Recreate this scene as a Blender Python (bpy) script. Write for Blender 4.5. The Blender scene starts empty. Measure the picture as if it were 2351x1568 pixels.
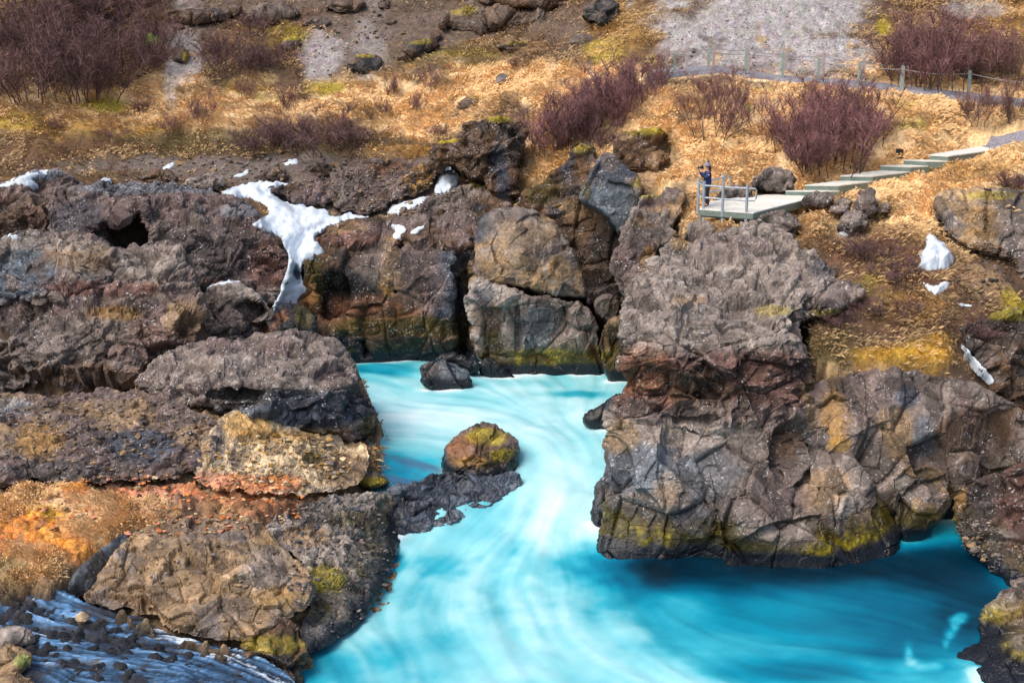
import bpy, math, random
import numpy as np
from mathutils import Vector, Matrix, Euler

# ------------------------------------------------------------------ camera, light, exposure
SC = bpy.context.scene
COL = SC.collection
CAMZ, PITCH, FPX, CU, CV = 19.0, math.radians(15.0), 3230.0, 1175.5, 784.0   # pixels of a 2351 x 1568 view of the photo
cam = bpy.data.cameras.new('camera')
cam.sensor_width = 36.0
cam.lens = 36.0 * FPX / 2351.0
cam.clip_start, cam.clip_end = 0.5, 2000.0
camo = bpy.data.objects.new('camera', cam)
camo.location = (0, 0, CAMZ)
camo.rotation_euler = (math.pi / 2 - PITCH, 0, 0)
COL.objects.link(camo)
SC.camera = camo

SUN_EL, SUN_AZ = math.radians(54), math.radians(236)      # azimuth from +Y clockwise: behind the camera, to the left
world = bpy.data.worlds.new('World'); SC.world = world; world.use_nodes = True
wn = world.node_tree
for n in list(wn.nodes): wn.nodes.remove(n)
sky = wn.nodes.new('ShaderNodeTexSky'); sky.sky_type = 'NISHITA'; sky.sun_disc = False
sky.sun_elevation, sky.sun_rotation = SUN_EL, SUN_AZ
sky.air_density, sky.dust_density, sky.ozone_density = 1.0, 5.0, 0.6
bg = wn.nodes.new('ShaderNodeBackground'); bg.inputs['Strength'].default_value = 0.15
wo = wn.nodes.new('ShaderNodeOutputWorld')
wn.links.new(sky.outputs[0], bg.inputs[0]); wn.links.new(bg.outputs[0], wo.inputs[0])
sl = bpy.data.lights.new('sun', 'SUN'); sl.energy = 1.5; sl.angle = math.radians(34); sl.color = (1.0, 0.955, 0.90)
so = bpy.data.objects.new('sun', sl); COL.objects.link(so)
sd = Vector((math.sin(SUN_AZ) * math.cos(SUN_EL), math.cos(SUN_AZ) * math.cos(SUN_EL), math.sin(SUN_EL)))
so.rotation_euler = (-sd).to_track_quat('-Z', 'Y').to_euler()
SC.view_settings.view_transform = 'Standard'; SC.view_settings.look = 'None'
SC.view_settings.exposure = 0.45; SC.view_settings.gamma = 1.0
SC.render.engine = 'CYCLES'
SC.cycles.max_bounces = 5; SC.cycles.diffuse_bounces = 3; SC.cycles.glossy_bounces = 2
SC.cycles.use_denoising = False if False else True

f32 = np.float32
# ------------------------------------------------------------------ pixels <-> places
CP, SP = math.cos(PITCH), math.sin(PITCH)
def ray(u, v):
    a = (np.asarray(u, float) - CU) / FPX; b = (CV - np.asarray(v, float)) / FPX
    return a, CP + b * SP, -SP + b * CP                 # x, y, z of the direction
def at_y(u, v, Y):
    x, y, z = ray(u, v); t = np.asarray(Y, float) / y
    return np.stack([x * t, y * t, CAMZ + z * t], -1)
def at_z(u, v, Z):
    x, y, z = ray(u, v); t = (np.asarray(Z, float) - CAMZ) / z
    return np.stack([x * t, y * t, CAMZ + z * t], -1)
def project(P):
    d = np.asarray(P, float) - np.array([0, 0, CAMZ])
    t = d[..., 1] * CP - d[..., 2] * SP
    b = (d[..., 1] * SP + d[..., 2] * CP) / t
    return CU + FPX * d[..., 0] / t, CV - FPX * b, t

# ------------------------------------------------------------------ numpy noise
def _h(ix, iy, iz, s):
    n = (ix.astype(np.uint32) * np.uint32(374761393) + iy.astype(np.uint32) * np.uint32(668265263)
         + iz.astype(np.uint32) * np.uint32(2147483647) + np.uint32((s * 974711 + 12345) & 0xffffffff))
    n ^= n >> np.uint32(13); n *= np.uint32(1274126177); n ^= n >> np.uint32(16)
    n *= np.uint32(2246822519); n ^= n >> np.uint32(13)
    return n
def hf(ix, iy, iz, s): return _h(ix, iy, iz, s).astype(f32) * f32(1 / 4294967295.0)
def vnoise(P, scale, s=0):                              # value noise, -1..1
    Q = (P / scale).astype(f32); I = np.floor(Q); F = Q - I; I = I.astype(np.int32)
    F = F * F * F * (F * (F * 6 - 15) + 10)
    r = 0
    for dx in (0, 1):
        wx = F[:, 0] if dx else 1 - F[:, 0]
        for dy in (0, 1):
            wy = F[:, 1] if dy else 1 - F[:, 1]
            for dz in (0, 1):
                wz = F[:, 2] if dz else 1 - F[:, 2]
                r = r + hf(I[:, 0] + dx, I[:, 1] + dy, I[:, 2] + dz, s) * wx * wy * wz
    return r * 2 - 1
def fbm(P, scale, oct=4, s=0, gain=0.5, ridge=False):
    r = 0; a = 1.0; tot = 0
    for k in range(oct):
        n = vnoise(P + k * 17.3, scale, s + k * 7)
        if ridge: n = 1 - 2 * np.abs(n)
        r = r + a * n; tot += a; a *= gain; scale *= 0.5
    return r / tot
WSTEP = [None]
def worley(P, scale, s=0):
    """F1, F2, random id 0..1, vector to the nearest point"""
    Q = (P / scale).astype(f32); I = np.floor(Q).astype(np.int32)
    n = len(Q); F1 = np.full(n, 9, f32); F2 = np.full(n, 9, f32); ID = np.zeros(n, f32); ID2 = np.zeros(n, f32); V = np.zeros((n, 3), f32)
    for dx in (-1, 0, 1):
        for dy in (-1, 0, 1):
            for dz in (-1, 0, 1):
                cx, cy, cz = I[:, 0] + dx, I[:, 1] + dy, I[:, 2] + dz
                h = _h(cx, cy, cz, s)
                vx = cx + (h & np.uint32(1023)).astype(f32) / 1023 - Q[:, 0]
                vy = cy + ((h >> np.uint32(10)) & np.uint32(1023)).astype(f32) / 1023 - Q[:, 1]
                vz = cz + ((h >> np.uint32(20)) & np.uint32(1023)).astype(f32) / 1023 - Q[:, 2]
                d = np.sqrt(vx * vx + vy * vy + vz * vz)
                m = d < F1
                idn = ((h * np.uint32(2654435761)) >> np.uint32(8)).astype(f32) / 16777215.0
                ID2 = np.where(m, ID, np.where(d < F2, idn, ID2))
                F2 = np.where(m, F1, np.minimum(F2, d)); F1 = np.where(m, d, F1); ID = np.where(m, idn, ID)
                V[m] = np.stack([vx[m], vy[m], vz[m]], -1)
    WSTEP[0] = ID + (ID2 - ID) * .5 * np.clip(1 - (F2 - F1) / .22, 0, 1)      # the id, easing over at the joints
    return F1, F2, ID, V
def sst(a, b, x):
    t = np.clip((x - a) / (b - a), 0, 1); return t * t * (3 - 2 * t)
def rid(ID, k): return np.modf(ID * (17.13 + 31.7 * k))[0]

# ------------------------------------------------------------------ mesh helpers
def make_mesh(name, V, faces, col=None, smooth=False):
    """V (n,3); faces: list of int arrays (m,k)"""
    me = bpy.data.meshes.new(name)
    V = np.asarray(V, f32); me.vertices.add(len(V)); me.vertices.foreach_set('co', V.ravel())
    faces = [np.asarray(F, np.int32) for F in faces if len(F)]
    idx = np.concatenate([F.ravel() for F in faces]); ln = np.concatenate([np.full(len(F), F.shape[1], np.int32) for F in faces])
    me.loops.add(len(idx)); me.loops.foreach_set('vertex_index', idx)
    me.polygons.add(len(ln)); st = np.zeros(len(ln), np.int32); st[1:] = np.cumsum(ln)[:-1]
    me.polygons.foreach_set('loop_start', st)
    me.polygons.foreach_set('use_smooth', np.full(len(ln), smooth, bool))
    if col is not None:
        C = np.ones((len(V), 4), f32); C[:, :col.shape[1]] = col
        a = me.attributes.new('col', 'FLOAT_COLOR', 'POINT'); a.data.foreach_set('color', C.ravel())
    me.update(calc_edges=True); me.validate()
    return me
def link(name, me, mat, parent=None, loc=None):
    o = bpy.data.objects.new(name, me); COL.objects.link(o)
    if mat is not None and me is not None and not me.materials: me.materials.append(mat)
    if parent is not None: o.parent = parent
    if loc is not None: o.location = loc
    return o
def tag(o, label=None, cat=None, group=None, kind=None):
    if label: o['label'] = label
    if cat: o['category'] = cat
    if group: o['group'] = group
    if kind: o['kind'] = kind
    return o
def empty(name, loc, rz=0.0):
    o = bpy.data.objects.new(name, None); COL.objects.link(o); o.location = loc; o.rotation_euler = (0, 0, rz); return o
def rebase(o, base):
    """put the origin of a mesh built in world coordinates at base"""
    b = np.asarray(base, float); me = o.data
    c = np.empty(len(me.vertices) * 3, f32); me.vertices.foreach_get('co', c)
    c = c.reshape(-1, 3) - b.astype(f32); me.vertices.foreach_set('co', c.ravel()); o.location = tuple(b); me.update(); return o
def vnormals(V, F):
    N = np.zeros_like(V)
    a, b, c, d = V[F[:, 0]], V[F[:, 1]], V[F[:, 2]], V[F[:, 3]]
    fn = np.cross(c - a, d - b)
    for k in range(4):
        for ax in range(3): N[:, ax] += np.bincount(F[:, k], fn[:, ax], len(V))
    return N / np.maximum(np.linalg.norm(N, axis=1, keepdims=True), 1e-9)
def grid_faces(nx, ny):
    i = np.arange(nx * ny).reshape(ny, nx)
    return np.stack([i[:-1, :-1], i[:-1, 1:], i[1:, 1:], i[1:, :-1]], -1).reshape(-1, 4)
def rbf(pts, vals, q, smooth=0.0, scale=1.0):
    pts = np.asarray(pts, float) / scale; vals = np.asarray(vals, float); q = np.asarray(q, float) / scale
    n = len(pts)
    A = np.zeros((n + 1, n + 1)); A[:n, :n] = np.linalg.norm(pts[:, None] - pts[None], axis=-1) - smooth * np.eye(n)
    A[:n, n] = A[n, :n] = 1
    w = np.linalg.solve(A, np.append(vals, 0))
    out = np.full(len(q), w[n])
    for k in range(n): out += w[k] * np.sqrt(((q - pts[k]) ** 2).sum(-1))
    return out
def inside(poly, u, v):
    r = np.zeros(u.shape, bool); n = len(poly)
    for i in range(n):
        x0, y0 = poly[i]; x1, y1 = poly[(i + 1) % n]
        if y0 == y1: continue
        c = ((y0 > v) != (y1 > v)) & (u < (x1 - x0) * (v - y0) / (y1 - y0) + x0)
        r ^= c
    return r
def edge_dist(poly, u, v):
    d = np.full(u.shape, 1e9); n = len(poly)
    for i in range(n):
        x0, y0 = poly[i]; x1, y1 = poly[(i + 1) % n]
        dx, dy = x1 - x0, y1 - y0; L = dx * dx + dy * dy + 1e-9
        t = np.clip(((u - x0) * dx + (v - y0) * dy) / L, 0, 1)
        d = np.minimum(d, (u - x0 - t * dx) ** 2 + (v - y0 - t * dy) ** 2)
    return np.sqrt(d)
def nearest_on(poly, u, v):
    d = np.full(u.shape, 1e18); nu = u.copy(); nv = v.copy(); n = len(poly)
    for i in range(n):
        x0, y0 = poly[i]; x1, y1 = poly[(i + 1) % n]
        dx, dy = x1 - x0, y1 - y0; L = dx * dx + dy * dy + 1e-9
        t = np.clip(((u - x0) * dx + (v - y0) * dy) / L, 0, 1)
        a, b = x0 + t * dx, y0 + t * dy; q = (u - a) ** 2 + (v - b) ** 2; m = q < d
        d = np.where(m, q, d); nu = np.where(m, a, nu); nv = np.where(m, b, nv)
    return np.sqrt(d), nu, nv
def fractal_poly(poly, seed, amp=.11, minlen=7.0):
    rng = np.random.default_rng(seed); p = [np.asarray(q, float) for q in poly]
    for _ in range(6):
        out = []; did = False; n = len(p)
        for i in range(n):
            a, b = p[i], p[(i + 1) % n]; out.append(a); d = b - a; L = float(np.hypot(*d))
            if L > minlen:
                out.append((a + b) / 2 + np.array([-d[1], d[0]]) * float(np.clip(rng.normal() * amp, -.2, .2)) + d * rng.uniform(-.12, .12)); did = True
        p = out
        if not did: break
    return np.array(p)
def smooth_poly(poly, it=2):
    p = np.asarray(poly, float)
    for _ in range(it):
        q = np.roll(p, -1, 0); p = np.stack([p * .75 + q * .25, p * .25 + q * .75], 1).reshape(-1, 2)
    return p

def blur(A, n=1, wrap=False):
    for _ in range(n):
        B = np.pad(A, 1, mode='edge'); A = (B[1:-1, 1:-1] * 2 + B[:-2, 1:-1] + B[2:, 1:-1] + B[1:-1, :-2] + B[1:-1, 2:]) / 6
    return A
# ------------------------------------------------------------------ materials
def nodes_mat(name):
    m = bpy.data.materials.new(name); m.use_nodes = True; nt = m.node_tree
    return m, nt, nt.nodes['Principled BSDF']
def N(nt, t, **kw):
    n = nt.nodes.new(t)
    for k, v in kw.items():
        if hasattr(n, k): setattr(n, k, v)
        else: n.inputs[k].default_value = v
    return n
def mixc(nt, fac, a, b, mode='MIX'):
    n = nt.nodes.new('ShaderNodeMix'); n.data_type = 'RGBA'; n.blend_type = mode; n.clamp_factor = True
    for s, val in ((n.inputs[0], fac), (n.inputs[6], a), (n.inputs[7], b)):
        if isinstance(val, (float, int)): s.default_value = val
        elif isinstance(val, tuple): s.default_value = (*val, 1.0) if len(val) == 3 else val
        else: nt.links.new(val, s)
    return n.outputs[2]
def mrange(nt, x, a, b, c=0.0, d=1.0):
    n = nt.nodes.new('ShaderNodeMapRange'); n.clamp = True
    nt.links.new(x, n.inputs[0])
    for i, v in enumerate((a, b, c, d)): n.inputs[i + 1].default_value = v
    return n.outputs[0]
def math_(nt, op, a, b=0.0):
    n = nt.nodes.new('ShaderNodeMath'); n.operation = op
    for s, val in ((n.inputs[0], a), (n.inputs[1], b)):
        if isinstance(val, (float, int)): s.default_value = val
        else: nt.links.new(val, s)
    return n.outputs[0]
def rock_material(name, specks=1.0, bump=0.5):
    m, nt, bs = nodes_mat(name)
    at = N(nt, 'ShaderNodeAttribute', attribute_name='col')
    ge = N(nt, 'ShaderNodeNewGeometry'); pos = ge.outputs['Position']
    n1 = N(nt, 'ShaderNodeTexNoise', Scale=9.0, Detail=5.0, Roughness=0.65); nt.links.new(pos, n1.inputs['Vector'])
    n2 = N(nt, 'ShaderNodeTexNoise', Scale=1.7, Detail=3.0); nt.links.new(pos, n2.inputs['Vector'])
    k = mrange(nt, n1.outputs[0], 0.3, 0.7, 0.55, 1.5)
    c = mixc(nt, 1.0, at.outputs['Color'], k, 'MULTIPLY')
    # pale lichen dots, only in patches
    n3 = N(nt, 'ShaderNodeTexNoise', Scale=11.0, Detail=3.0, Roughness=.7); nt.links.new(pos, n3.inputs['Vector'])
    dot = mrange(nt, n3.outputs[0], 0.585, 0.66, 0.0, 1.0)
    pat = mrange(nt, n2.outputs[0], 0.45, 0.60, 0.0, 0.85 * specks)
    f = math_(nt, 'MULTIPLY', dot, pat)
    f = math_(nt, 'MULTIPLY', f, at.outputs['Alpha'])
    c = mixc(nt, f, c, (0.60, 0.58, 0.58))
    nt.links.new(c, bs.inputs['Base Color'])
    wet = mrange(nt, at.outputs['Alpha'], 0.0, 1.0, 0.28, 0.9)
    nt.links.new(wet, bs.inputs['Roughness'])
    bs.inputs['Specular IOR Level'].default_value = 0.35
    b = N(nt, 'ShaderNodeBump', Strength=bump, Distance=0.06); nt.links.new(n1.outputs[0], b.inputs['Height'])
    nt.links.new(b.outputs[0], bs.inputs['Normal'])
    return m
def plain_material(name, rgb, rough=0.6, var=0.25, scale=12.0, metal=0.0, bump=0.1, attr=False, each=0.0):
    m, nt, bs = nodes_mat(name)
    ge = N(nt, 'ShaderNodeTexCoord')
    n1 = N(nt, 'ShaderNodeTexNoise', Scale=scale, Detail=4.0); nt.links.new(ge.outputs['Object'], n1.inputs['Vector'])
    k = mrange(nt, n1.outputs[0], 0.3, 0.7, 1 - var, 1 + var)
    if attr:
        at = N(nt, 'ShaderNodeAttribute', attribute_name='col'); c = mixc(nt, 1.0, at.outputs['Color'], k, 'MULTIPLY')
    else: c = mixc(nt, 1.0, rgb, k, 'MULTIPLY')
    if each:
        oi = N(nt, 'ShaderNodeObjectInfo'); c = mixc(nt, 1.0, c, mrange(nt, oi.outputs['Random'], 0, 1, 1 - each, 1.0), 'MULTIPLY')
    nt.links.new(c, bs.inputs['Base Color'])
    bs.inputs['Roughness'].default_value = rough; bs.inputs['Metallic'].default_value = metal
    if bump:
        b = N(nt, 'ShaderNodeBump', Strength=bump, Distance=0.02); nt.links.new(n1.outputs[0], b.inputs['Height'])
        nt.links.new(b.outputs[0], bs.inputs['Normal'])
    return m
M_ROCK = rock_material('lichen_rock', 1.0, 0.6)
M_BARE = rock_material('bare_rock', 0.25, 0.5)
M_GROUND = rock_material('ground_cover', 0.15, 0.7)
M_GRASS = plain_material('dry_grass', (1, 1, 1), 0.85, 0.15, 3.0, bump=0.0, attr=True)

# albedos
C = dict(grey=(.125, .100, .087), pale=(.215, .182, .158), mauve=(.102, .072, .066), tan=(.215, .142, .076), ochre=(.300, .162, .030),
         cream=(.50, .375, .225), dark=(.028, .025, .024), slate=(.042, .050, .068), red=(.088, .042, .032), rust=(.200, .080, .028),
         moss=(.275, .215, .010), olive=(.060, .046, .008), green=(.07, .18, .008), wet=(.008, .010, .015), brown=(.080, .045, .023),
         orange=(.54, .175, .045), pink=(.48, .205, .125), gold=(.68, .38, .02), straw=(.72, .50, .26), heath=(.105, .047, .022),
         scree=(.300, .278, .275), soil=(.075, .046, .030), bluegrey=(.098, .118, .140), path=(.20, .195, .225), stony=(.122, .090, .070))
C = {k: np.array(v, f32) for k, v in C.items()}

# ------------------------------------------------------------------ rivers and the depth buffers used to set things down
WLINE = []
def water_z(Y): return 1.8 * sst(40.0, 51.0, np.asarray(Y, float))
ZCELL = 4.0
ZW, ZH = int(2700 / ZCELL), int(1900 / ZCELL)
ZB = {k: np.full((ZH, ZW), 1e9) for k in ('all', 'ground', 'rock')}
def zput(P, which=('all',)):
    u, v, t = project(P); i = ((u + 170) / ZCELL).astype(int); j = ((v + 170) / ZCELL).astype(int)
    ok = (i >= 0) & (i < ZW) & (j >= 0) & (j < ZH) & (t > 1)
    for w in which: np.minimum.at(ZB[w], (j[ok], i[ok]), t[ok])
def zfill(w, it=12):
    B = ZB[w]
    for _ in range(it):
        bad = B > 1e8
        if not bad.any(): break
        acc = np.zeros_like(B); cnt = np.zeros_like(B)
        for dj, di in ((0, 1), (0, -1), (1, 0), (-1, 0)):
            s = np.roll(np.roll(B, dj, 0), di, 1); g = s < 1e8
            acc += np.where(g, s, 0); cnt += g
        m = bad & (cnt > 0); B[m] = acc[m] / cnt[m]
def hit(u, v, w='all'):
    u = np.asarray(u, float); v = np.asarray(v, float)
    i = np.clip(((u + 170) / ZCELL).astype(int), 0, ZW - 1); j = np.clip(((v + 170) / ZCELL).astype(int), 0, ZH - 1)
    t = ZB[w][j, i]; x, y, z = ray(u, v)
    return np.stack([x * t, y * t, CAMZ + z * t], -1)

# ------------------------------------------------------------------ colour patches that belong to the ground and the rocks
def splat(colr, P, splats, seed=3, amp=0.55, scale=1.1):
    """splats: (u, v, ru, rv, colour name, strength): patches of rock, soil, moss with uneven edges"""
    if not splats: return colr
    u, v, _ = project(P)
    n = fbm(P, scale, 4, seed, 0.6)
    for (cu, cv, ru, rv, name, k) in splats:
        d = np.sqrt(((u - cu) / ru) ** 2 + ((v - cv) / rv) ** 2)
        m = d < 2.2
        if not m.any(): continue
        w = sst(0.28, -0.22, d[m] - 1 + amp * n[m]) * k
        colr[m] = colr[m] * (1 - w[:, None]) + C[name] * w[:, None]
    return colr

STY = dict(  # block size, step, tilt, crack depth | small block size, step, tilt | roughness size, amount | dome | big plane step | joint direction | wander
    rough=(1.35, .30, .75, .20, .42, .13, .70, .42, .075, 0, .60, (1, 1, 1.5), .14),
    block=(1.5, .22, .50, .18, .55, .05, .28, .35, .025, 0, .75, (1, 1, .72), .08),
    face=(1.7, .26, .50, .20, .60, .07, .35, .5, .06, 0, .45, (1, 1, .7), .16),
    smooth=(1.8, .10, .28, .03, .5, .035, .12, .7, .06, 0, .18, (1, 1, 1), .2),
    debris=(1.35, .26, .55, .14, .55, .12, .50, .35, .035, .03, .2, (1, 1, 1.1), .12),
    pile=(.9, .15, .45, .08, .32, .08, .45, .25, .05, .02, .2, (1, 1, 1.3), .12))
def rock_disp(P, style, seed, k=1.0):
    s1, a1, t1, c1, s2, a2, t2, sf, af, dome, big, jd, wander = STY[style]
    wp = np.stack([vnoise(P, .9, seed + i) for i in range(3)], -1)
    Q = P + wp * wander; jd = np.array(jd)
    F1, F2, ID, V = worley(Q * jd, s1, seed)
    d = (WSTEP[0] - .5) * 2 * a1 + t1 * s1 * .5 * ((rid(ID, 1) - .5) * V[:, 0] + (rid(ID, 2) - .5) * V[:, 1] + (rid(ID, 3) - .5) * V[:, 2]) * 2
    b1, b2, bi, bV = worley(Q * jd, s1 * 2.2, seed + 77)
    d = d + big * ((WSTEP[0] - .5) * .9 + 1.5 * ((rid(bi, 1) - .5) * bV[:, 0] + (rid(bi, 2) - .5) * bV[:, 1] + (rid(bi, 3) - .5) * bV[:, 2]))
    crack = np.exp(-np.maximum(F2 - F1, 0) / .05)
    d = d - c1 * crack
    id1 = ID
    F1, F2, ID, V = worley(Q * (jd * .5 + .5), s2, seed + 5)
    d = d + (WSTEP[0] - .5) * 2 * a2 + t2 * s2 * .5 * ((rid(ID, 1) - .5) * V[:, 0] + (rid(ID, 2) - .5) * V[:, 1] + (rid(ID, 3) - .5) * V[:, 2]) * 2
    crack2 = np.exp(-np.maximum(F2 - F1, 0) / .06)
    d = d - .35 * a2 * crack2
    if dome: d = d + dome * np.minimum(np.clip(1.15 - F1 / .62, 0, 1), .62 + .3 * ID)
    r = fbm(P, sf, 4, seed + 9, .55, ridge=True)
    d = d + af * r
    return d * k, id1, ID, np.maximum(crack * .8, crack2 * .5), r

def rock(name, label, cat, poly, ctrl, style='rough', pal=('grey', 'mauve', 'tan'), splats=(), pits=(), R=.6, thick=3.0, step=2.6,
         seed=1, moss=0.0, k=1.0, mat=None, rnd=1.0, group=None, speck=1.0, wetline=True, strata=0.0, vstep=None, flat=.62):
    """a rock whose outline is traced, whose distance comes from the water or ground it stands on; solid, closed at the back"""
    sp = fractal_poly(smooth_poly(poly, 1), seed * 7 + 3, (.07 if style == 'smooth' else .11))
    u0, v0 = sp.min(0) - step; u1, v1 = sp.max(0) + step
    vs = vstep or step
    uu, vv = np.meshgrid(np.arange(u0, u1 + step, step), np.arange(v0, v1 + vs, vs)); ny, nx = uu.shape
    uf, vf = uu.ravel(), vv.ravel()
    ins = inside(sp, uf, vf)
    ed, eu, ev = nearest_on(sp, uf, vf)
    snap = ~ins & (ed < step * .75); uf = np.where(snap, eu, uf); vf = np.where(snap, ev, vf); ins = ins | snap
    F = grid_faces(nx, ny); F = F[ins[F].all(1)][:, ::-1]
    if len(F) == 0: return None
    used = np.zeros(len(uf), bool); used[F.ravel()] = True
    remap = np.cumsum(used) - 1; F = remap[F]; uf, vf = uf[used], vf[used]
    cp = []; cvv = []
    for c in ctrl:
        if c[2] == 'z': Y = at_z(c[0], c[1], c[3])[1]
        elif c[2] == 'w':
            Y = 45.0
            for _ in range(8): Y = at_z(c[0], c[1], float(water_z(Y)) + (c[3] if len(c) > 3 else 0))[1]
        else: Y = c[2]
        cp.append((c[0], c[1])); cvv.append(Y)
    Y = rbf(cp, cvv, np.stack([uf, vf], -1), 0.02, 300.0) if len(cp) > 1 else np.full(len(uf), cvv[0])
    ppm = FPX / np.mean(cvv)
    e = np.clip(edge_dist(sp, uf, vf) / (R * ppm), 0, 1)
    R = R * (.72 if name == 'boulder' else .42); e = np.clip(edge_dist(sp, uf, vf) / (R * ppm), 0, 1)
    Y = Y + rnd * R * (1 - np.sqrt(np.clip(1 - (1 - e) ** 2, 0, 1)))
    for (pu, pv, ru, rv, dep) in pits:
        d = np.sqrt(((uf - pu) / ru) ** 2 + ((vf - pv) / rv) ** 2)
        P0 = at_y(uf, vf, Y); d = d + .25 * fbm(P0, .8, 3, seed + 31)
        Y = Y + dep * sst(1.35, .5, d)
    P = at_y(uf, vf, Y)
    Nn = vnormals(P, F)
    if isinstance(style, tuple):                             # one mass, broken differently above and below
        sa, sb, va, vb = style; w_ = sst(va, vb, vf + 14 * vnoise(P, 1.2, seed))
        A_ = rock_disp(P, sa, seed * 13, k); B_ = rock_disp(P, sb, seed * 13 + 1, k)
        d, id1, id2, crack, rr = [a * (1 - w_) + b * w_ for a, b in zip(A_, B_)]
    else: d, id1, id2, crack, rr = rock_disp(P, style, seed * 13, k)
    if strata: d = d + 1.6 * strata * np.tanh(2.5 * vnoise(np.stack([P[:, 0] * .15, P[:, 1] * .15, P[:, 2] + .3 * rr], -1)  , .38, seed + 3))
    d = d * (1 - (1 - flat) * sst(.35, .85, Nn[:, 2]))       # worn tops are flatter than broken faces
    if wetline: d = d * (.3 + .7 * sst(.1, 1.3, P[:, 2] - water_z(P[:, 1])))     # water-worn foot
    cnt_ = np.maximum(sum(np.bincount(F[:, k_], minlength=len(P)) for k_ in range(4)), 1)
    for _ in range(2):                                       # ease the steps that would fold the surface over itself
        fm = d[F].mean(1); da = sum(np.bincount(F[:, k_], fm, len(P)) for k_ in range(4)) / cnt_
        d = np.where(np.abs(d - da) > .065, da, d)
    bound = np.clip(edge_dist(sp, uf, vf) / 6.0, 0.45, 1)
    P = P + Nn * (d * bound)[:, None]
    # colour
    base = C[pal[0]]; colr = np.repeat(base[None], len(P), 0).copy()
    n0 = fbm(P, 2.2, 4, seed + 50, .6); w = sst(-.05, .35, n0)
    colr = colr * (1 - w[:, None]) + C[pal[1]] * w[:, None]
    n1 = fbm(P, .9, 4, seed + 60, .6); w = sst(.12, .4, n1) * .8
    colr = colr * (1 - w[:, None]) + C[pal[2]] * w[:, None]
    colr = splat(colr, P, splats, seed + 70)
    colr *= (.62 + .78 * id2)[:, None] * (.75 + .50 * id1)[:, None]
    grain = fbm(P, .28, 3, seed + 80, .65); colr *= (1 + .50 * grain)[:, None]
    colr *= (1 + .16 * vnoise(P, .09, seed + 81))[:, None]
    al = np.full(len(P), speck, f32)
    if wetline:
        h = P[:, 2] - water_z(P[:, 1])
        if moss:
            wm = sst(-.15, .2, h - .35 + .15 * n1) * sst(1.5, .7, h + .8 * n0 + .35 * n1) * moss
            mw = sst(.05, .65, n1 + .5 * grain)[:, None]; mc = C['moss'] * mw + C['olive'] * (1 - mw)
            colr = colr * (1 - wm[:, None]) + mc * wm[:, None] * (.8 + .5 * grain)[:, None]; al *= 1 - wm
        ww = sst(.62, .36, h + .12 * n1)
        colr = colr * (1 - ww[:, None]) + C['wet'] * (1 + .5 * grain)[:, None] * ww[:, None]; al *= 1 - ww
    zput(P, ('all', 'rock'))
    if wetline: WLINE.append(P[np.abs(P[:, 2] - water_z(P[:, 1])) < .12][:, :2])
    # closed back
    E = np.concatenate([F[:, [0, 1]], F[:, [1, 2]], F[:, [2, 3]], F[:, [3, 0]]])
    key = np.sort(E, 1); kk = key[:, 0].astype(np.int64) * len(P) + key[:, 1]
    _, inv, cnt = np.unique(kk, return_inverse=True, return_counts=True)
    BE = E[cnt[inv] == 1]; bv = np.unique(BE); nb = len(bv); bm = np.full(len(P), -1); bm[bv] = np.arange(nb) + len(P)
    x, y, z = ray(uf[bv], vf[bv]); cen = P[bv].mean(0)
    dirn = np.stack([x, y, z - .25], -1)
    BP = P[bv] + dirn * thick; BP += (cen + dirn.mean(0) * thick - BP) * .25
    V = np.concatenate([P, BP, [cen + dirn.mean(0) * thick * 1.25]])
    side = np.stack([BE[:, 1], BE[:, 0], bm[BE[:, 0]], bm[BE[:, 1]]], -1)
    cap = np.stack([bm[BE[:, 1]], bm[BE[:, 0]], np.full(len(BE), len(V) - 1)], -1)
    ca = np.concatenate([np.concatenate([np.maximum(colr, .005), al[:, None]], 1), np.tile([*base, 1], (nb + 1, 1))])
    me = make_mesh(name, V, [F, side, cap], ca)
    o = link(name, me, mat or M_ROCK); tag(o, label, cat, group)
    b = V[:len(P)]; rebase(o, (b[:, 0].mean(), b[:, 1].mean(), b[:, 2].min()))
    return o
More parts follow.
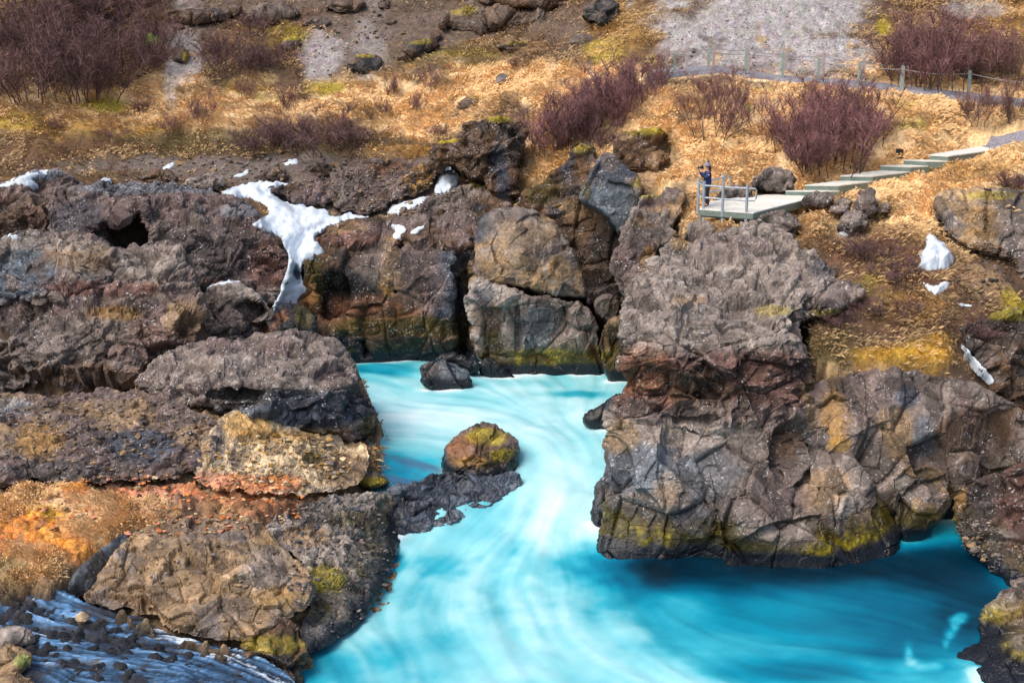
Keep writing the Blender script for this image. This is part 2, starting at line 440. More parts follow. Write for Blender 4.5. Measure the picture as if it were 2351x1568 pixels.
# ------------------------------------------------------------------ the ground
GC = [  # pixel and distance of points on the open ground
    (-150, 390, 70), (-150, 250, 76), (-150, 0, 86), (0, 395, 70), (0, 250, 76), (0, 120, 81), (0, 0, 86), (0, -130, 92),
    (400, 385, 70.5), (400, 200, 78), (400, 90, 82), (400, 0, 86), (400, -130, 92),
    (800, 395, 69.5), (800, 250, 76), (800, 150, 80), (800, 60, 84), (800, 0, 86.5), (800, -130, 93),
    (-150, 350, 72.2), (-150, 300, 72.9), (0, 352, 72.2), (0, 300, 73.2), (200, 350, 72.3), (200, 300, 73.3), (400, 350, 72.6), (400, 300, 73.9), (600, 352, 72.3), (600, 305, 73.2), (800, 345, 72.1), (780, 305, 73.0),
    (600, 440, 66, -.7), (900, 470, 64.5, -1.1), (1050, 420, 66, -1.3), (1120, 440, 66, -1.3), (800, 420, 68, -.5), (1200, 340, 68.5, -.3), (1200, 250, 72.5), (1200, 180, 76), (1200, 100, 81), (1200, 0, 86), (1200, -130, 91),
    (1480, 330, 64.5), (1500, 240, 68.5), (1450, 180, 73), (1520, 168, 72.2), (1520, 150, 73.3), (1520, 80, 76), (1520, 0, 79), (1520, -130, 84),
    (1650, 172, 71.3), (1700, 165, 73), (1800, 440, 57.8), (1800, 400, 59.8), (1800, 330, 63), (1800, 250, 67), (1800, 205, 69.6), (1820, 190, 71), (1820, 175, 72.8), (1800, 100, 75.5), (1800, 0, 79), (1800, -130, 84),
    (1580, 420, 58.5), (1620, 330, 63.5), (1620, 220, 68.7),
    (2050, 440, 57.5), (2050, 400, 59.6), (2050, 300, 64.5), (2050, 215, 69.5), (2080, 205, 71), (2080, 185, 72.3), (2050, 100, 75.5), (2050, 0, 79.5), (2050, -130, 85),
    (2351, 440, 56.5), (2351, 330, 62.5), (2351, 250, 67), (2351, 215, 69.5), (2351, 100, 75), (2351, 0, 80), (2351, -130, 86), (2550, 330, 62), (2550, 100, 75), (2550, 0, 80),
    (1650, 505, 55.0), (1780, 520, 54.5), (1900, 500, 55.4), (1560, 470, 56.2), (2050, 490, 55.8), (1900, 545, 53.4), (2100, 530, 54), (2351, 600, 51.5), (1900, 650, 50), (2100, 650, 50.5), (2250, 650, 50.6),
    (1850, 750, 48.5), (2100, 760, 48.2), (2300, 760, 48.6), (1950, 860, 46.6), (2200, 860, 46.7), (2351, 850, 47), (2500, 700, 50), (2500, 860, 47),
    # left bank
    (-150, 905, 49), (0, 905, 49), (250, 1000, 44.6), (0, 1000, 44.8), (400, 920, 48), (640, 990, 46.6), (860, 1010, 49.5), (0, 1100, 41), (0, 1300, 37.6), (-150, 1300, 37.6),
    (300, 1150, 41), (500, 1120, 42.4), (700, 1130, 43.6), (840, 1125, 45), (850, 1060, 47.5), (500, 1200, 40.6), (700, 1220, 41.6), (0, 1400, 35.7), (0, 1568, 32.3), (-150, 1568, 32), (300, 1568, 32.7),
    (600, 1568, 33.3), (350, 1450, 35.3), (560, 1480, 35.3), (700, 1510, 35.4), (860, 1385, 39.4), (780, 1450, 37.2), (950, 1210, 45), (1000, 1150, 46.6), (600, 760, 57.5), (480, 770, 56), (200, 700, 56), (0, 700, 56), (150, 600, 60), (400, 560, 61)]
_g = np.array([at_y(*c[:3]) + np.array([0, 0, c[3] if len(c) > 3 else 0]) for c in GC])
GX = _g[:, :2]; GZ = _g[:, 2]
CANYON = np.array([(-10.5, 63.0), (-9.4, 64.3), (-5, 64.6), (-1, 64.0), (2, 64.4), (4.6, 63.8), (6.2, 60.4), (6.9, 58.0), (6.7, 55.3), (8.5, 53.3), (10.6, 51.6), (10.6, 49.0), (10.3, 47.3), (12.0, 46.3), (17.0, 46.2), (30, 46.0),
                   (30, 25), (-5.9, 25), (-5.7, 34.4), (-4.8, 37.2), (-3.8, 39.5), (-3.4, 43.0), (-2.6, 46.2), (-4.7, 47.2), (-4.9, 50.5), (-6.5, 55), (-8.5, 58.5)], float)
DZ = 9.6
deck_px = [(1605.6, 479.6), (1729.4, 488.7), (1851, 457.7), (1843.5, 447.1), (1775.5, 445.6), (1703, 452.5), (1632, 462.2)]
deck = np.array([at_z(u, v, DZ) for u, v in deck_px])
SL = [(1803, 437.8), (1847, 424.9), (1927.8, 403.6), (2021.6, 380), (2074.2, 366.8), (2133, 355.6), (2248, 336.7)]
SR = [(1880, 439.5), (1926, 426.1), (2004.4, 404.5), (2091.4, 383.2), (2130.5, 369.8), (2177, 358.8), (2287, 344.1)]
SZ = [9.80, 10.02, 10.24, 10.46, 10.68, 10.90, 10.90]
Lw = np.array([at_z(u, v, z) for (u, v), z in zip(SL, SZ)]); Rw = np.array([at_z(u, v, z) for (u, v), z in zip(SR, SZ)])
WALK = [(deck[:, :2], DZ - .75, .25)] + [(np.array([Lw[i, :2], Rw[i, :2], Rw[i + 1, :2], Lw[i + 1, :2]]), SZ[i] - .50, .22) for i in range(6)]
def ground_z(x, y):
    q = np.stack([x, y], -1)
    z = rbf(GX, GZ, q, 0.01, 10.0)
    ins = inside(CANYON, q[:, 0], q[:, 1]); d = edge_dist(CANYON, q[:, 0], q[:, 1]) * np.where(ins, 1, -1)
    z = z - (z + 2.0) * sst(-.25, .9, d)
    for poly, zt, fall in WALK:
        i_ = inside(poly, q[:, 0], q[:, 1]); dd = edge_dist(poly, q[:, 0], q[:, 1]); dd = np.where(i_, 0, dd)
        z = np.where(dd < 3, np.minimum(z, zt + np.maximum(dd - .25, 0) * fall + .30 * np.maximum(dd - .4, 0) ** 2), z)
    return z
GRASSY = dict(straw=1.0, moss=.30, ochre=.5, heath=.35, orange=.04, pink=.0, gold=.25, soil=.15, brown=.3, olive=.2)
def ground_cols(P, splats, base, seed):
    col = np.repeat(C[base][None], len(P), 0).copy(); gr = np.full(len(P), GRASSY.get(base, 0.0), f32)
    n = fbm(P, 2.0, 4, seed + 4, .6); u, v, _ = project(P)
    nn = fbm(P, .8, 4, seed, .6)
    for (cu, cv, ru, rv, name, k) in splats:
        d = np.sqrt(((u - cu) / ru) ** 2 + ((v - cv) / rv) ** 2); m = d < 2.4
        if not m.any(): continue
        w = sst(.35, -.35, d[m] - 1 + .55 * n[m] + .45 * nn[m]) * k
        col[m] = col[m] * (1 - w[:, None]) + C[name] * w[:, None]; gr[m] = gr[m] * (1 - w) + GRASSY.get(name, 0.0) * w
    for s_, nm, th in ((11, 'soil', .34), (23, 'ochre', .42), (37, 'stony', .42)):
        w = sst(th, th + .2, fbm(P, 1.3, 4, seed + s_, .6)) * .6
        col = col * (1 - w[:, None]) + C[nm] * w[:, None]; gr *= 1 - .5 * w
    return col, gr
HILL_S = [(170, 120, 270, 160, 'heath', .9), (60, 200, 130, 100, 'soil', .7), (300, 255, 330, 50, 'straw', .75), (150, 250, 160, 40, 'brown', .5), (420, 190, 70, 22, 'straw', .7), (80, 300, 140, 34, 'ochre', .8), (240, 246, 62, 18, 'moss', .9),
    (300, 296, 160, 18, 'ochre', .6), (560, 250, 170, 60, 'straw', .65), (860, 240, 190, 70, 'straw', .9), (1010, 250, 150, 50, 'straw', .8), (430, 90, 40, 110, 'scree', .8), (500, 60, 80, 40, 'stony', .8), (620, 60, 190, 80, 'stony', .8), (560, 120, 60, 40, 'ochre', .5), (900, 140, 60, 26, 'ochre', .6), (1100, 150, 80, 20, 'gold', .35), (960, 120, 50, 16, 'moss', .6), (560, 40, 110, 40, 'soil', .6), (650, 130, 90, 40, 'brown', .7),
    (830, 70, 150, 120, 'stony', .8), (850, 80, 40, 100, 'scree', .45), (700, 100, 60, 70, 'heath', .6), (960, 60, 90, 50, 'soil', .6), (800, 20, 60, 30, 'soil', .5), (1020, 90, 120, 60, 'stony', .7), (1160, 110, 100, 16, 'straw', .6), (1300, 60, 80, 40, 'stony', .6), (730, 140, 45, 60, 'scree', .8), (650, 85, 50, 26, 'moss', .7), (745, 205, 56, 16, 'moss', .95), (620, 230, 40, 12, 'moss', .5), (850, 290, 40, 18, 'olive', .6), (820, 250, 40, 12, 'ochre', .7), (60, 285, 60, 16, 'moss', .5), (330, 310, 60, 12, 'gold', .4), (560, 200, 60, 20, 'moss', .4), (395, 195, 18, 60, 'scree', .8), (560, 100, 90, 60, 'heath', .6),
    (460, 335, 420, 30, 'olive', .75), (150, 345, 170, 26, 'heath', .7), (700, 300, 120, 30, 'heath', .7), (600, 382, 420, 22, 'grey', .95), (1060, 132, 130, 26, 'olive', .8), (1060, 126, 70, 8, 'moss', .8), (1250, 195, 240, 48, 'straw', .95),
    (1180, 120, 140, 26, 'brown', .6), (1390, 118, 46, 30, 'moss', .75), (1450, 60, 110, 60, 'ochre', .6), (1500, 40, 60, 50, 'brown', .5), (1270, 270, 60, 40, 'straw', .8), (1290, 390, 60, 60, 'ochre', .9), (1240, 360, 40, 60, 'straw', .6),
    (900, 440, 190, 50, 'grey', .95), (1000, 430, 90, 40, 'mauve', .7), (700, 400, 300, 40, 'grey', .8), (900, 350, 80, 14, 'ochre', .9), (1280, 470, 70, 50, 'olive', .8), (960, 300, 110, 25, 'straw', .8),
    (1760, 50, 215, 120, 'scree', 1), (1640, 115, 120, 50, 'scree', 1), (1860, 130, 150, 62, 'scree', 1), (2170, 90, 160, 110, 'heath', .8), (2310, 40, 90, 50, 'ochre', .7), (2032, 78, 25, 40, 'moss', .9), (2240, 25, 70, 22, 'scree', .7),
    (1900, 320, 560, 150, 'straw', 1), (1900, 440, 560, 110, 'straw', 1), (1480, 250, 80, 60, 'straw', .95), (1755, 213, 30, 10, 'moss', .95), (1600, 245, 40, 20, 'ochre', .7), (2020, 207, 22, 9, 'moss', .8), (2095, 290, 50, 22, 'moss', .75), (2070, 245, 35, 12, 'moss', .6), (1715, 265, 12, 9, 'green', .9),
    (2230, 395, 120, 26, 'ochre', .75), (2300, 360, 70, 20, 'straw', .8), (350, 95, 17, 14, 'green', .95),
    (1990, 575, 150, 55, 'heath', .85), (2060, 670, 170, 80, 'heath', .85), (2000, 560, 60, 20, 'rust', .4), (2085, 815, 130, 22, 'gold', .6), (2000, 850, 120, 20, 'straw', .6), (1960, 690, 70, 40, 'olive', .8), (2090, 700, 90, 35, 'ochre', .65), (2160, 780, 50, 16, 'gold', .4), (2000, 650, 40, 14, 'moss', .5), (2230, 560, 30, 14, 'ochre', .5), (2250, 735, 90, 24, 'heath', .8), (2275, 620, 75, 75, 'tan', .85), (2335, 690, 40, 22, 'moss', .85), (1900, 780, 60, 50, 'olive', .7), (2200, 545, 40, 40, 'straw', .6)]
BANK_S = [(300, 1150, 400, 80, 'tan', .2), (330, 1140, 330, 50, 'pink', .85), (560, 1130, 160, 46, 'orange', .8), (420, 1100, 200, 18, 'rust', .7), (150, 1200, 190, 80, 'orange', .85), (330, 1110, 200, 14, 'rust', .5), (220, 1225, 60, 30, 'pink', .5), (250, 1175, 220, 30, 'straw', .5), (120, 1235, 150, 40, 'gold', .30), (450, 1165, 160, 22, 'tan', .6), (480, 1110, 60, 14, 'cream', .6), (100, 1188, 42, 16, 'gold', .95), (170, 1120, 60, 18, 'gold', .6), (50, 1150, 90, 36, 'straw', .9), (300, 1225, 150, 24, 'straw', .8), (60, 1290, 80, 40, 'straw', .6), (30, 1250, 60, 30, 'orange', .5),
    (640, 1060, 170, 66, 'cream', .9), (560, 1020, 60, 40, 'ochre', .8), (760, 1110, 90, 40, 'brown', .7), (720, 1050, 26, 14, 'green', .5), (720, 1170, 110, 26, 'brown', .8), (640, 1100, 90, 20, 'orange', .7), (150, 980, 300, 80, 'grey', .9), (330, 1010, 80, 40, 'slate', .9), (90, 1010, 60, 40, 'ochre', .7), (20, 1330, 60, 40, 'olive', .6), (50, 1500, 60, 50, 'olive', .5)]
def rock_drop(P, nx, ny):
    """how far the soil lies lower so that it passes under the rocks standing on it"""
    out = np.zeros(len(P)); sl = (CAMZ - P[:, 2]) / np.maximum(P[:, 1], 1)
    for it in range(4):
        u, v, t = project(P - np.stack([out * 0, out * 0, out], -1))
        i = ((u + 170) / ZCELL).astype(int); j = ((v + 170) / ZCELL).astype(int); ok = (i >= 0) & (i < ZW) & (j >= 0) & (j < ZH)
        tr = np.full(len(P), 1e9); tr[ok] = ZB['rock'][j[ok], i[ok]]
        d = tr - t + .5; m = (tr < 1e8) & (d > 0) & (d < 7.0)
        out[m] += np.clip(d[m] * sl[m] * (1.2 if it == 0 else .8) + .1, 0, 1.4)
    out = np.minimum(out, 3.0)
    g = out.reshape(ny, nx)
    for _ in range(3):
        q = g.copy()
        for a, b in ((0, 1), (0, -1), (1, 0), (-1, 0)): q = np.maximum(q, np.roll(np.roll(g, a, 0), b, 1) * .97)
        g = q
    for _ in range(3): g = (g * 2 + np.roll(g, 1, 0) + np.roll(g, -1, 0) + np.roll(g, 1, 1) + np.roll(g, -1, 1)) / 6
    return g.ravel()
def ground_point(u, v):
    a, b = 52.0, 90.0
    for _ in range(26):
        m = (a + b) / 2; q = at_y(u, v, m); h = float(ground_z(np.array([q[0]]), np.array([q[1]]))[0])
        if q[2] > h: a = m
        else: b = m
    return at_y(u, v, (a + b) / 2)
PATHS = []
for pts, half in (([(1490, 176), (1540, 169), (1600, 163), (1680, 167), (1760, 178), (1850, 188), (1950, 196), (2070, 205), (2150, 216), (2230, 226), (2330, 236), (2440, 246), (2600, 258)], .75), ([(2262, 341), (2310, 334), (2360, 328), (2440, 320), (2600, 306)], .8)):
    pp = np.array([ground_point(u, v) for u, v in pts])[:, :2]
    s_ = np.concatenate([[0], np.cumsum(np.linalg.norm(np.diff(pp, axis=0), axis=1))]); q_ = np.arange(0, s_[-1], .25)
    c_ = np.stack([np.interp(q_, s_, pp[:, k]) for k in (0, 1)], -1)
    for _ in range(14): c_[1:-1] = (c_[:-2] + c_[1:-1] * 2 + c_[2:]) / 4
    PATHS.append((c_, half))
def path_mask(P):
    m = np.zeros(len(P))
    for c, half in PATHS:
        box = (P[:, 0] > c[:, 0].min() - 2) & (P[:, 0] < c[:, 0].max() + 2) & (P[:, 1] > c[:, 1].min() - 2) & (P[:, 1] < c[:, 1].max() + 2); i = np.where(box)[0]
        if not len(i): continue
        d = np.full(len(i), 1e9)
        for q in c[::2]: d = np.minimum(d, (P[i, 0] - q[0]) ** 2 + (P[i, 1] - q[1]) ** 2)
        m[i] = np.maximum(m[i], sst(half + .8, half + .1, np.sqrt(d)))
    return m
def sheet(name, x0, x1, dx, y0, y1, dy, splats, base, seed, rub=0.0, carve=None):
    xs = np.arange(x0, x1 + dx, dx); ys = np.arange(y0, y1 + dy, dy)
    X, Y = np.meshgrid(xs, ys); nx, ny = len(xs), len(ys); x, y = X.ravel(), Y.ravel()
    z = ground_z(x, y); P = np.stack([x, y, z], -1)
    col, gr = ground_cols(P, splats, base, seed)
    hum = fbm(P, 1.5, 3, seed + 90, .55); h2 = fbm(P, .55, 4, seed + 91, .6, ridge=True)
    F1, F2, ID, V = worley(P, .33, seed + 92)
    stone = np.minimum(np.clip(1.1 - F1 / .62, 0, 1), .45 + .4 * ID) + ((rid(ID, 1) - .5) * V[:, 0] + (rid(ID, 2) - .5) * V[:, 1]) * .9
    g = np.clip(gr, 0, 1)
    drop = rock_drop(P, nx, ny)
    wd = sst(.02, .3, drop)[:, None] * .85; wd = wd * (.75 if rub <= 0 else .15); under = np.where((P[:, 0] < -.5)[:, None], C['stony'], C['soil']); col = col * (1 - wd) + under * wd
    g = g * (1 - sst(.15, .7, drop)); pm = path_mask(P); g = g * (1 - pm)
    tus = np.clip(fbm(P, .75, 3, seed + 97, .5) + .1, 0, 1)
    P[:, 2] += .34 * hum * (.4 + .6 * g) + h2 * ((.11 if rub > 0 else .065) + .03 * g) + .30 * tus * g + (1 - g) * stone * (.11 + rub) + .10 * fbm(P, .25, 2, seed + 93) * g * 1.0 - drop
    P[:, 2] = P[:, 2] * (1 - pm) + (z - drop) * pm
    if carve is not None: P, col, g = carve(P, col, g)
    col *= (1 + .35 * fbm(P, .3, 3, seed + 94, .65))[:, None] * np.where(g > .5, 1.0, (.55 + .9 * ID) if rub > 0 else (.82 + .36 * ID))[:, None]
    col *= 1 + (1 - g)[:, None] * (np.stack([rid(ID, 1), rid(ID, 2), rid(ID, 3)], -1) - .5) * np.array([.10, .12, .14])
    col *= (1 + .2 * vnoise(P, .1, seed + 95))[:, None]
    zput(P, ('all', 'ground'))
    F = grid_faces(nx, ny); F = F[(P[F, 2] > -1.2).all(1)]
    me = make_mesh(name, P, [F], np.concatenate([np.maximum(col, .004), (1 - g)[:, None]], 1), rub <= 0)
    o = link(name, me, M_GROUND); tag(o, kind='structure')
    return dict(o=o, P=P, col=col, gr=g)
# ------------------------------------------------------------------ the river
def flow_lic(x, y, vx, vy, nx, ny, dx, seed, L=26, coarse=1):
    rng = np.random.default_rng(seed)
    n = rng.random((ny // coarse + 2, nx // coarse + 2))
    n = np.kron(n, np.ones((coarse, coarse)))[:ny, :nx]
    out = np.zeros(nx * ny); X0 = (x - x.min()) / dx; Y0 = (y - y.min()) / dx
    VX = vx.reshape(ny, nx); VY = vy.reshape(ny, nx)
    for s in (1, -1):
        px, py = X0.copy(), Y0.copy()
        for k in range(L):
            i = np.clip(px.astype(int), 0, nx - 1); j = np.clip(py.astype(int), 0, ny - 1)
            out += n[j, i]
            px += s * VX[j, i]; py += s * VY[j, i]
    out /= 2 * L; return (out - out.mean()) / out.std()
FLOW = [(830, 850, 80, 10), (900, 900, 90, 25), (870, 960, 80, 0), (1050, 930, 90, 10), (1200, 900, 40, 40), (1350, 880, -30, 50), (1300, 960, -20, 60), (1200, 1000, 60, 40), (1050, 1000, 90, 10), (900, 1010, 70, 10), (1290, 1080, -10, 90), (1360, 1150, -40, 80),
        (1250, 1200, -20, 90), (1120, 1200, -60, 50), (1330, 1260, 20, 90), (1000, 1300, -60, 50), (920, 1380, -40, 60), (1150, 1350, -20, 90), (1300, 1380, 30, 90), (1450, 1400, 80, 80), (1100, 1500, 50, 60), (900, 1500, 30, 60), (1350, 1520, 90, 60), (1600, 1530, 100, 50),
        (1600, 1350, 90, 10), (1900, 1330, 90, 2), (2150, 1400, 80, 25), (2150, 1550, 80, -10), (1850, 1480, 90, 12), (1700, 1420, 90, 20), (760, 1540, 40, 40), (930, 1090, 40, 10)]
FOAM_SHADE = [(1150, 930, 420, 110, .72), (1050, 960, 220, 36, .84), (870, 846, 90, 22, .02), (1020, 838, 70, 14, .6), (1330, 905, 70, 9, .12), (1160, 880, 130, 12, .45), (1250, 985, 150, 50, .80), (1290, 1110, 100, 90, .84), (1180, 1400, 420, 210, .66), (1280, 1240, 130, 110, .86), (1090, 1215, 70, 26, .5), (1270, 1340, 140, 120, .80),
        (930, 1330, 50, 40, .78), (1010, 1290, 50, 26, .35), (1000, 1420, 120, 60, .68), (1050, 1480, 200, 60, .52), (960, 1370, 60, 40, .3), (1420, 1490, 220, 60, .78), (1600, 1560, 260, 36, .66), (750, 1530, 80, 60, .02), (880, 1500, 60, 40, .25), (1180, 1540, 200, 40, .66), (880, 1075, 110, 36, -.15), (960, 1120, 90, 26, -.35), (900, 1270, 30, 40, .0),
        (1950, 1400, 470, 170, -.42), (1720, 1400, 200, 50, -.12), (1620, 1345, 170, 24, -.45), (1620, 1300, 250, 44, -1.15), (1960, 1295, 380, 46, -1.1), (2230, 1380, 110, 100, -.75), (2180, 1300, 120, 60, -1.0), (1760, 1480, 230, 40, -.02), (1850, 1540, 200, 30, -.3), (2086, 1502, 9, 22, .5), (2094, 1522, 12, 9, .45), (2116, 1532, 18, 7, .3), (2146, 1530, 16, 6, .35), (2206, 1414, 14, 8, .25), (2193, 1434, 8, 13, .4), (2180, 1455, 11, 12, .35), (2171, 1476, 7, 11, .25), (1640, 1480, 160, 40, .3), (1560, 1400, 70, 40, .2)]  # darkest entries below the right cliff paint its shade and reflection over deep water
def water_sheet():
    dx = .095
    xs = np.arange(-13, 24, dx); ys = np.arange(29, 64, dx); nx, ny = len(xs), len(ys)
    X, Y = np.meshgrid(xs, ys); x, y = X.ravel(), Y.ravel()
    z = water_z(y); P = np.stack([x, y, z], -1)
    u, v, _ = project(P)
    # flow directions, read as pixel arrows, laid on the water
    wx = np.zeros(len(x)); wy = np.zeros(len(x)); ws = np.zeros(len(x))
    for (fu, fv, du, dv) in FLOW:
        def wp(a, b):
            Yw = 44.0
            for _ in range(8): q = at_z(a, b, float(water_z(Yw))); Yw = q[1]
            return q
        a = wp(fu, fv); b = wp(fu + du, fv + dv); d = (b - a)[:2]; d = d / np.linalg.norm(d)
        w = 1 / ((x - a[0]) ** 2 + (y - a[1]) ** 2 + .6) ** 1.3
        wx += w * d[0]; wy += w * d[1]; ws += w
    sw = .35 * vnoise(P, 2.5, 77); wx, wy = wx - sw * wy, wy + sw * wx
    L = np.hypot(wx, wy) + 1e-9; wx /= L; wy /= L
    sm = lambda a, k: blur(a.reshape(ny, nx), k).ravel() * (1 + .25 * k)
    l1 = sm(flow_lic(x, y, wx, wy, nx, ny, dx, 1, 30, 3), 1); l2 = flow_lic(x, y, wx, wy, nx, ny, dx, 2, 20, 1); l3 = sm(flow_lic(x, y, wx, wy, nx, ny, dx, 3, 26, 7), 4)
    # froth where the current meets rock
    fr = np.zeros((ny, nx))
    for W in WLINE:
        a_ = ((W[:, 0] + 13) / dx).astype(int); b_ = ((W[:, 1] - 29) / dx).astype(int); ok = (a_ >= 0) & (a_ < nx) & (b_ >= 0) & (b_ < ny); fr[b_[ok], a_[ok]] = 1
    fr = np.maximum(blur(fr, 3) * 1.6, blur(fr, 12) * 1.3).ravel()
    nb = fbm(P, 2.2, 4, 401, .55); nf = fbm(P, .9, 3, 402, .55); fo = np.full(len(x), .45)
    for (cu, cv, ru, rv, f) in FOAM_SHADE:
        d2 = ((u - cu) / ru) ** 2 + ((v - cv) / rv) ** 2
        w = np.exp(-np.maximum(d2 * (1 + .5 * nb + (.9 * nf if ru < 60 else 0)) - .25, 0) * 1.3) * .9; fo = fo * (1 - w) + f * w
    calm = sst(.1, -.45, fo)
    amp = sst(-.5, .5, fbm(P, 3.0, 3, 431)) * .8 + .35
    wisp = flow_lic(x, y, wx, wy, nx, ny, dx, 5, 14, 2)
    fo = fo + np.clip(fr, 0, 1) * .8 * sst(-.25, .3, fo) * sst(-.3, .4, nf + .4 * nb)
    fo = fo + (l3 * .024 + l1 * .028 + l2 * .014 + wisp * .020) * (1 - .3 * calm) * amp + .20 * nb * (1 - .5 * calm) + .09 * nf * (1 - .5 * calm)
    z = z + (.014 * l3 + .006 * l1) * (1 - .6 * calm) + .10 * fbm(P, 2.4, 3, 402) * (1 - .8 * calm)
    # standing swell where the water drops
    z = z + .16 * np.exp(-((y - 46) / 3.5) ** 2) * fbm(P, 1.6, 3, 409)
    P[:, 2] = z
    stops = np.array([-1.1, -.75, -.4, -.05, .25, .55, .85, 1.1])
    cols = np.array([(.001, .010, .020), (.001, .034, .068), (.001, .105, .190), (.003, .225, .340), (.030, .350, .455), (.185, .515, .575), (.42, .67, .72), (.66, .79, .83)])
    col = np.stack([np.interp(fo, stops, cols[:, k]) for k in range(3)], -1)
    # thin water over the shelf beside the mossy rock shows the stones below it
    sh = np.exp(-(((u - 930) / 110) ** 2 + ((v - 1085) / 36) ** 2)); w = np.clip(sh * 1.3, 0, .85) * sst(-.4, .3, nb + .2 * l1)
    col = col * (1 - w[:, None]) + np.array([.045, .10, .19]) * w[:, None]
    F = grid_faces(nx, ny)
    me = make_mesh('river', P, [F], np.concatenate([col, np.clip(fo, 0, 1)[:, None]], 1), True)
    m, nt, bs = nodes_mat('glacial_water')
    at = N(nt, 'ShaderNodeAttribute', attribute_name='col'); nt.links.new(at.outputs['Color'], bs.inputs['Base Color'])
    r = mrange(nt, at.outputs['Alpha'], 0, .9, .30, .75); nt.links.new(r, bs.inputs['Roughness'])
    bs.inputs['Specular IOR Level'].default_value = .16
    o = link('river', me, m); tag(o, kind='structure')
    zput(P)
    return o
# ------------------------------------------------------------------ the rocks, far to near
ROCKS = []
def RK(*a, **k):
    k.setdefault('seed', len(ROCKS) + 1); o = rock(*a, **k); ROCKS.append(o); return o
# far left rock under the first snow sheet
RK('rock_outcrop', 'dark rock at the far left edge, capped by a thin snow sheet', 'rock', [(-180, 440), (0, 428), (60, 402), (130, 390), (165, 400), (170, 440), (140, 500), (120, 580), (40, 600), (-180, 600)],
   [(0, 440, 65), (100, 400, 66.5), (60, 480, 63.5), (60, 590, 62.5)], 'rough', ('mauve', 'dark', 'brown'), [(60, 500, 90, 50, 'soil', .8), (90, 400, 80, 14, 'bluegrey', .8)], strata=.1, wetline=False, vstep=1.5)
RK('rock_outcrop', 'broad purple-grey lava rock with a dark cave mouth', 'rock',
   [(105, 560), (100, 500), (112, 450), (135, 425), (200, 415), (290, 418), (380, 410), (430, 425), (480, 440), (545, 455), (590, 480), (600, 520), (640, 545), (668, 600), (660, 640), (640, 690), (615, 720), (610, 770), (470, 790), (380, 720), (105, 680)],
   [(150, 440, 64), (300, 425, 65), (450, 440, 65), (580, 490, 63.5), (120, 540, 60.5), (300, 500, 61.5), (450, 520, 61.5), (600, 560, 61), (300, 600, 59.5), (500, 640, 59.5), (640, 620, 60.5), (560, 760, 58), (400, 680, 58.5)],
   'rough', ('mauve', 'grey', 'dark'), [(480, 600, 100, 60, 'dark', .6), (620, 620, 50, 60, 'red', .8), (350, 430, 200, 16, 'bluegrey', .6), (500, 660, 80, 20, 'red', .7), (180, 500, 60, 40, 'slate', .5), (560, 480, 60, 20, 'bluegrey', .5)], [(276, 538, 52, 32, 4.5), (305, 520, 22, 32, 2.5)], R=.9, strata=.08, wetline=False, vstep=1.5)
RK('rock_slab', 'smooth grey slab beside a small black cave below the snow tongue', 'rock', [(460, 720), (468, 670), (490, 648), (545, 645), (590, 670), (615, 700), (640, 720), (620, 745), (560, 735), (520, 760), (470, 780)],
   [(500, 660, 58.6), (560, 690, 58.4), (480, 750, 57.6), (600, 730, 58)], 'smooth', ('grey', 'pale', 'mauve'), [], [(572, 712, 30, 22, 2.2)], R=.6, wetline=False)
# back wall behind the pool
RK('cliff', 'dark wet cliff wall behind the turquoise pool, streaked brown and black', 'cliff',
   [(640, 700), (690, 650), (685, 600), (715, 575), (730, 545), (760, 515), (830, 497), (900, 505), (960, 490), (1000, 480), (1060, 470), (1130, 470), (1140, 560), (1120, 700), (1130, 870), (1000, 880), (800, 870), (700, 800), (620, 770)],
   [(760, 530, 63), (900, 515, 64.5), (1060, 480, 65), (720, 585, 61.3), (900, 575, 61.6), (1060, 570, 61), (720, 700, 61), (820, 600, 61.2), (900, 640, 61.2), (1040, 640, 60.5), (800, 830, 60.6), (950, 830, 61), (1080, 830, 60.6), (680, 760, 60.2)],
   'face', ('brown', 'dark', 'dark'), [(820, 540, 110, 30, 'red', .8), (980, 520, 110, 30, 'mauve', .8), (760, 520, 70, 18, 'tan', .6), (900, 620, 26, 60, 'ochre', .75), (1030, 650, 50, 90, 'slate', .9), (780, 690, 60, 90, 'wet', .75), (720, 650, 24, 60, 'olive', .8), (700, 690, 26, 40, 'rust', .5), (840, 720, 120, 40, 'rust', .45), (920, 750, 170, 22, 'olive', .7), (960, 630, 60, 80, 'mauve', .7), (870, 600, 60, 40, 'grey', .7), (1080, 640, 22, 40, 'tan', .8), (900, 800, 200, 22, 'wet', .9)],
   [(770, 690, 38, 60, 1.4), (1062, 700, 24, 120, 2.2), (905, 690, 10, 80, .6), (840, 760, 20, 50, .6), (800, 572, 36, 7, 1.0), (920, 566, 16, 12, 1.0), (700, 740, 24, 40, 1.2)], R=.9, moss=.35, k=1.1)
RK('rock_outcrop', 'low brown lava rock with flat top behind the snow field', 'rock', [(752, 470), (758, 410), (790, 380), (850, 362), (920, 362), (955, 385), (958, 410), (930, 440), (890, 475), (850, 495), (780, 492)],
   [(800, 385, 70.5), (900, 370, 71), (780, 470, 66.5), (880, 460, 66.8), (940, 410, 68)], 'rough', ('mauve', 'grey', 'brown'), [(900, 385, 50, 12, 'heath', .8), (780, 440, 50, 30, 'grey', .8)], R=.8, wetline=False)
RK('rock_slab', 'long dark rock lying in the middle of the snow field', 'rock', [(608, 432), (650, 424), (700, 416), (752, 412), (775, 430), (770, 465), (735, 474), (695, 470), (660, 452)], [(640, 435, 67.6), (740, 420, 69), (740, 468, 66.6)], 'rough', ('mauve', 'brown', 'dark'), [], R=.5, wetline=False, step=2.5)
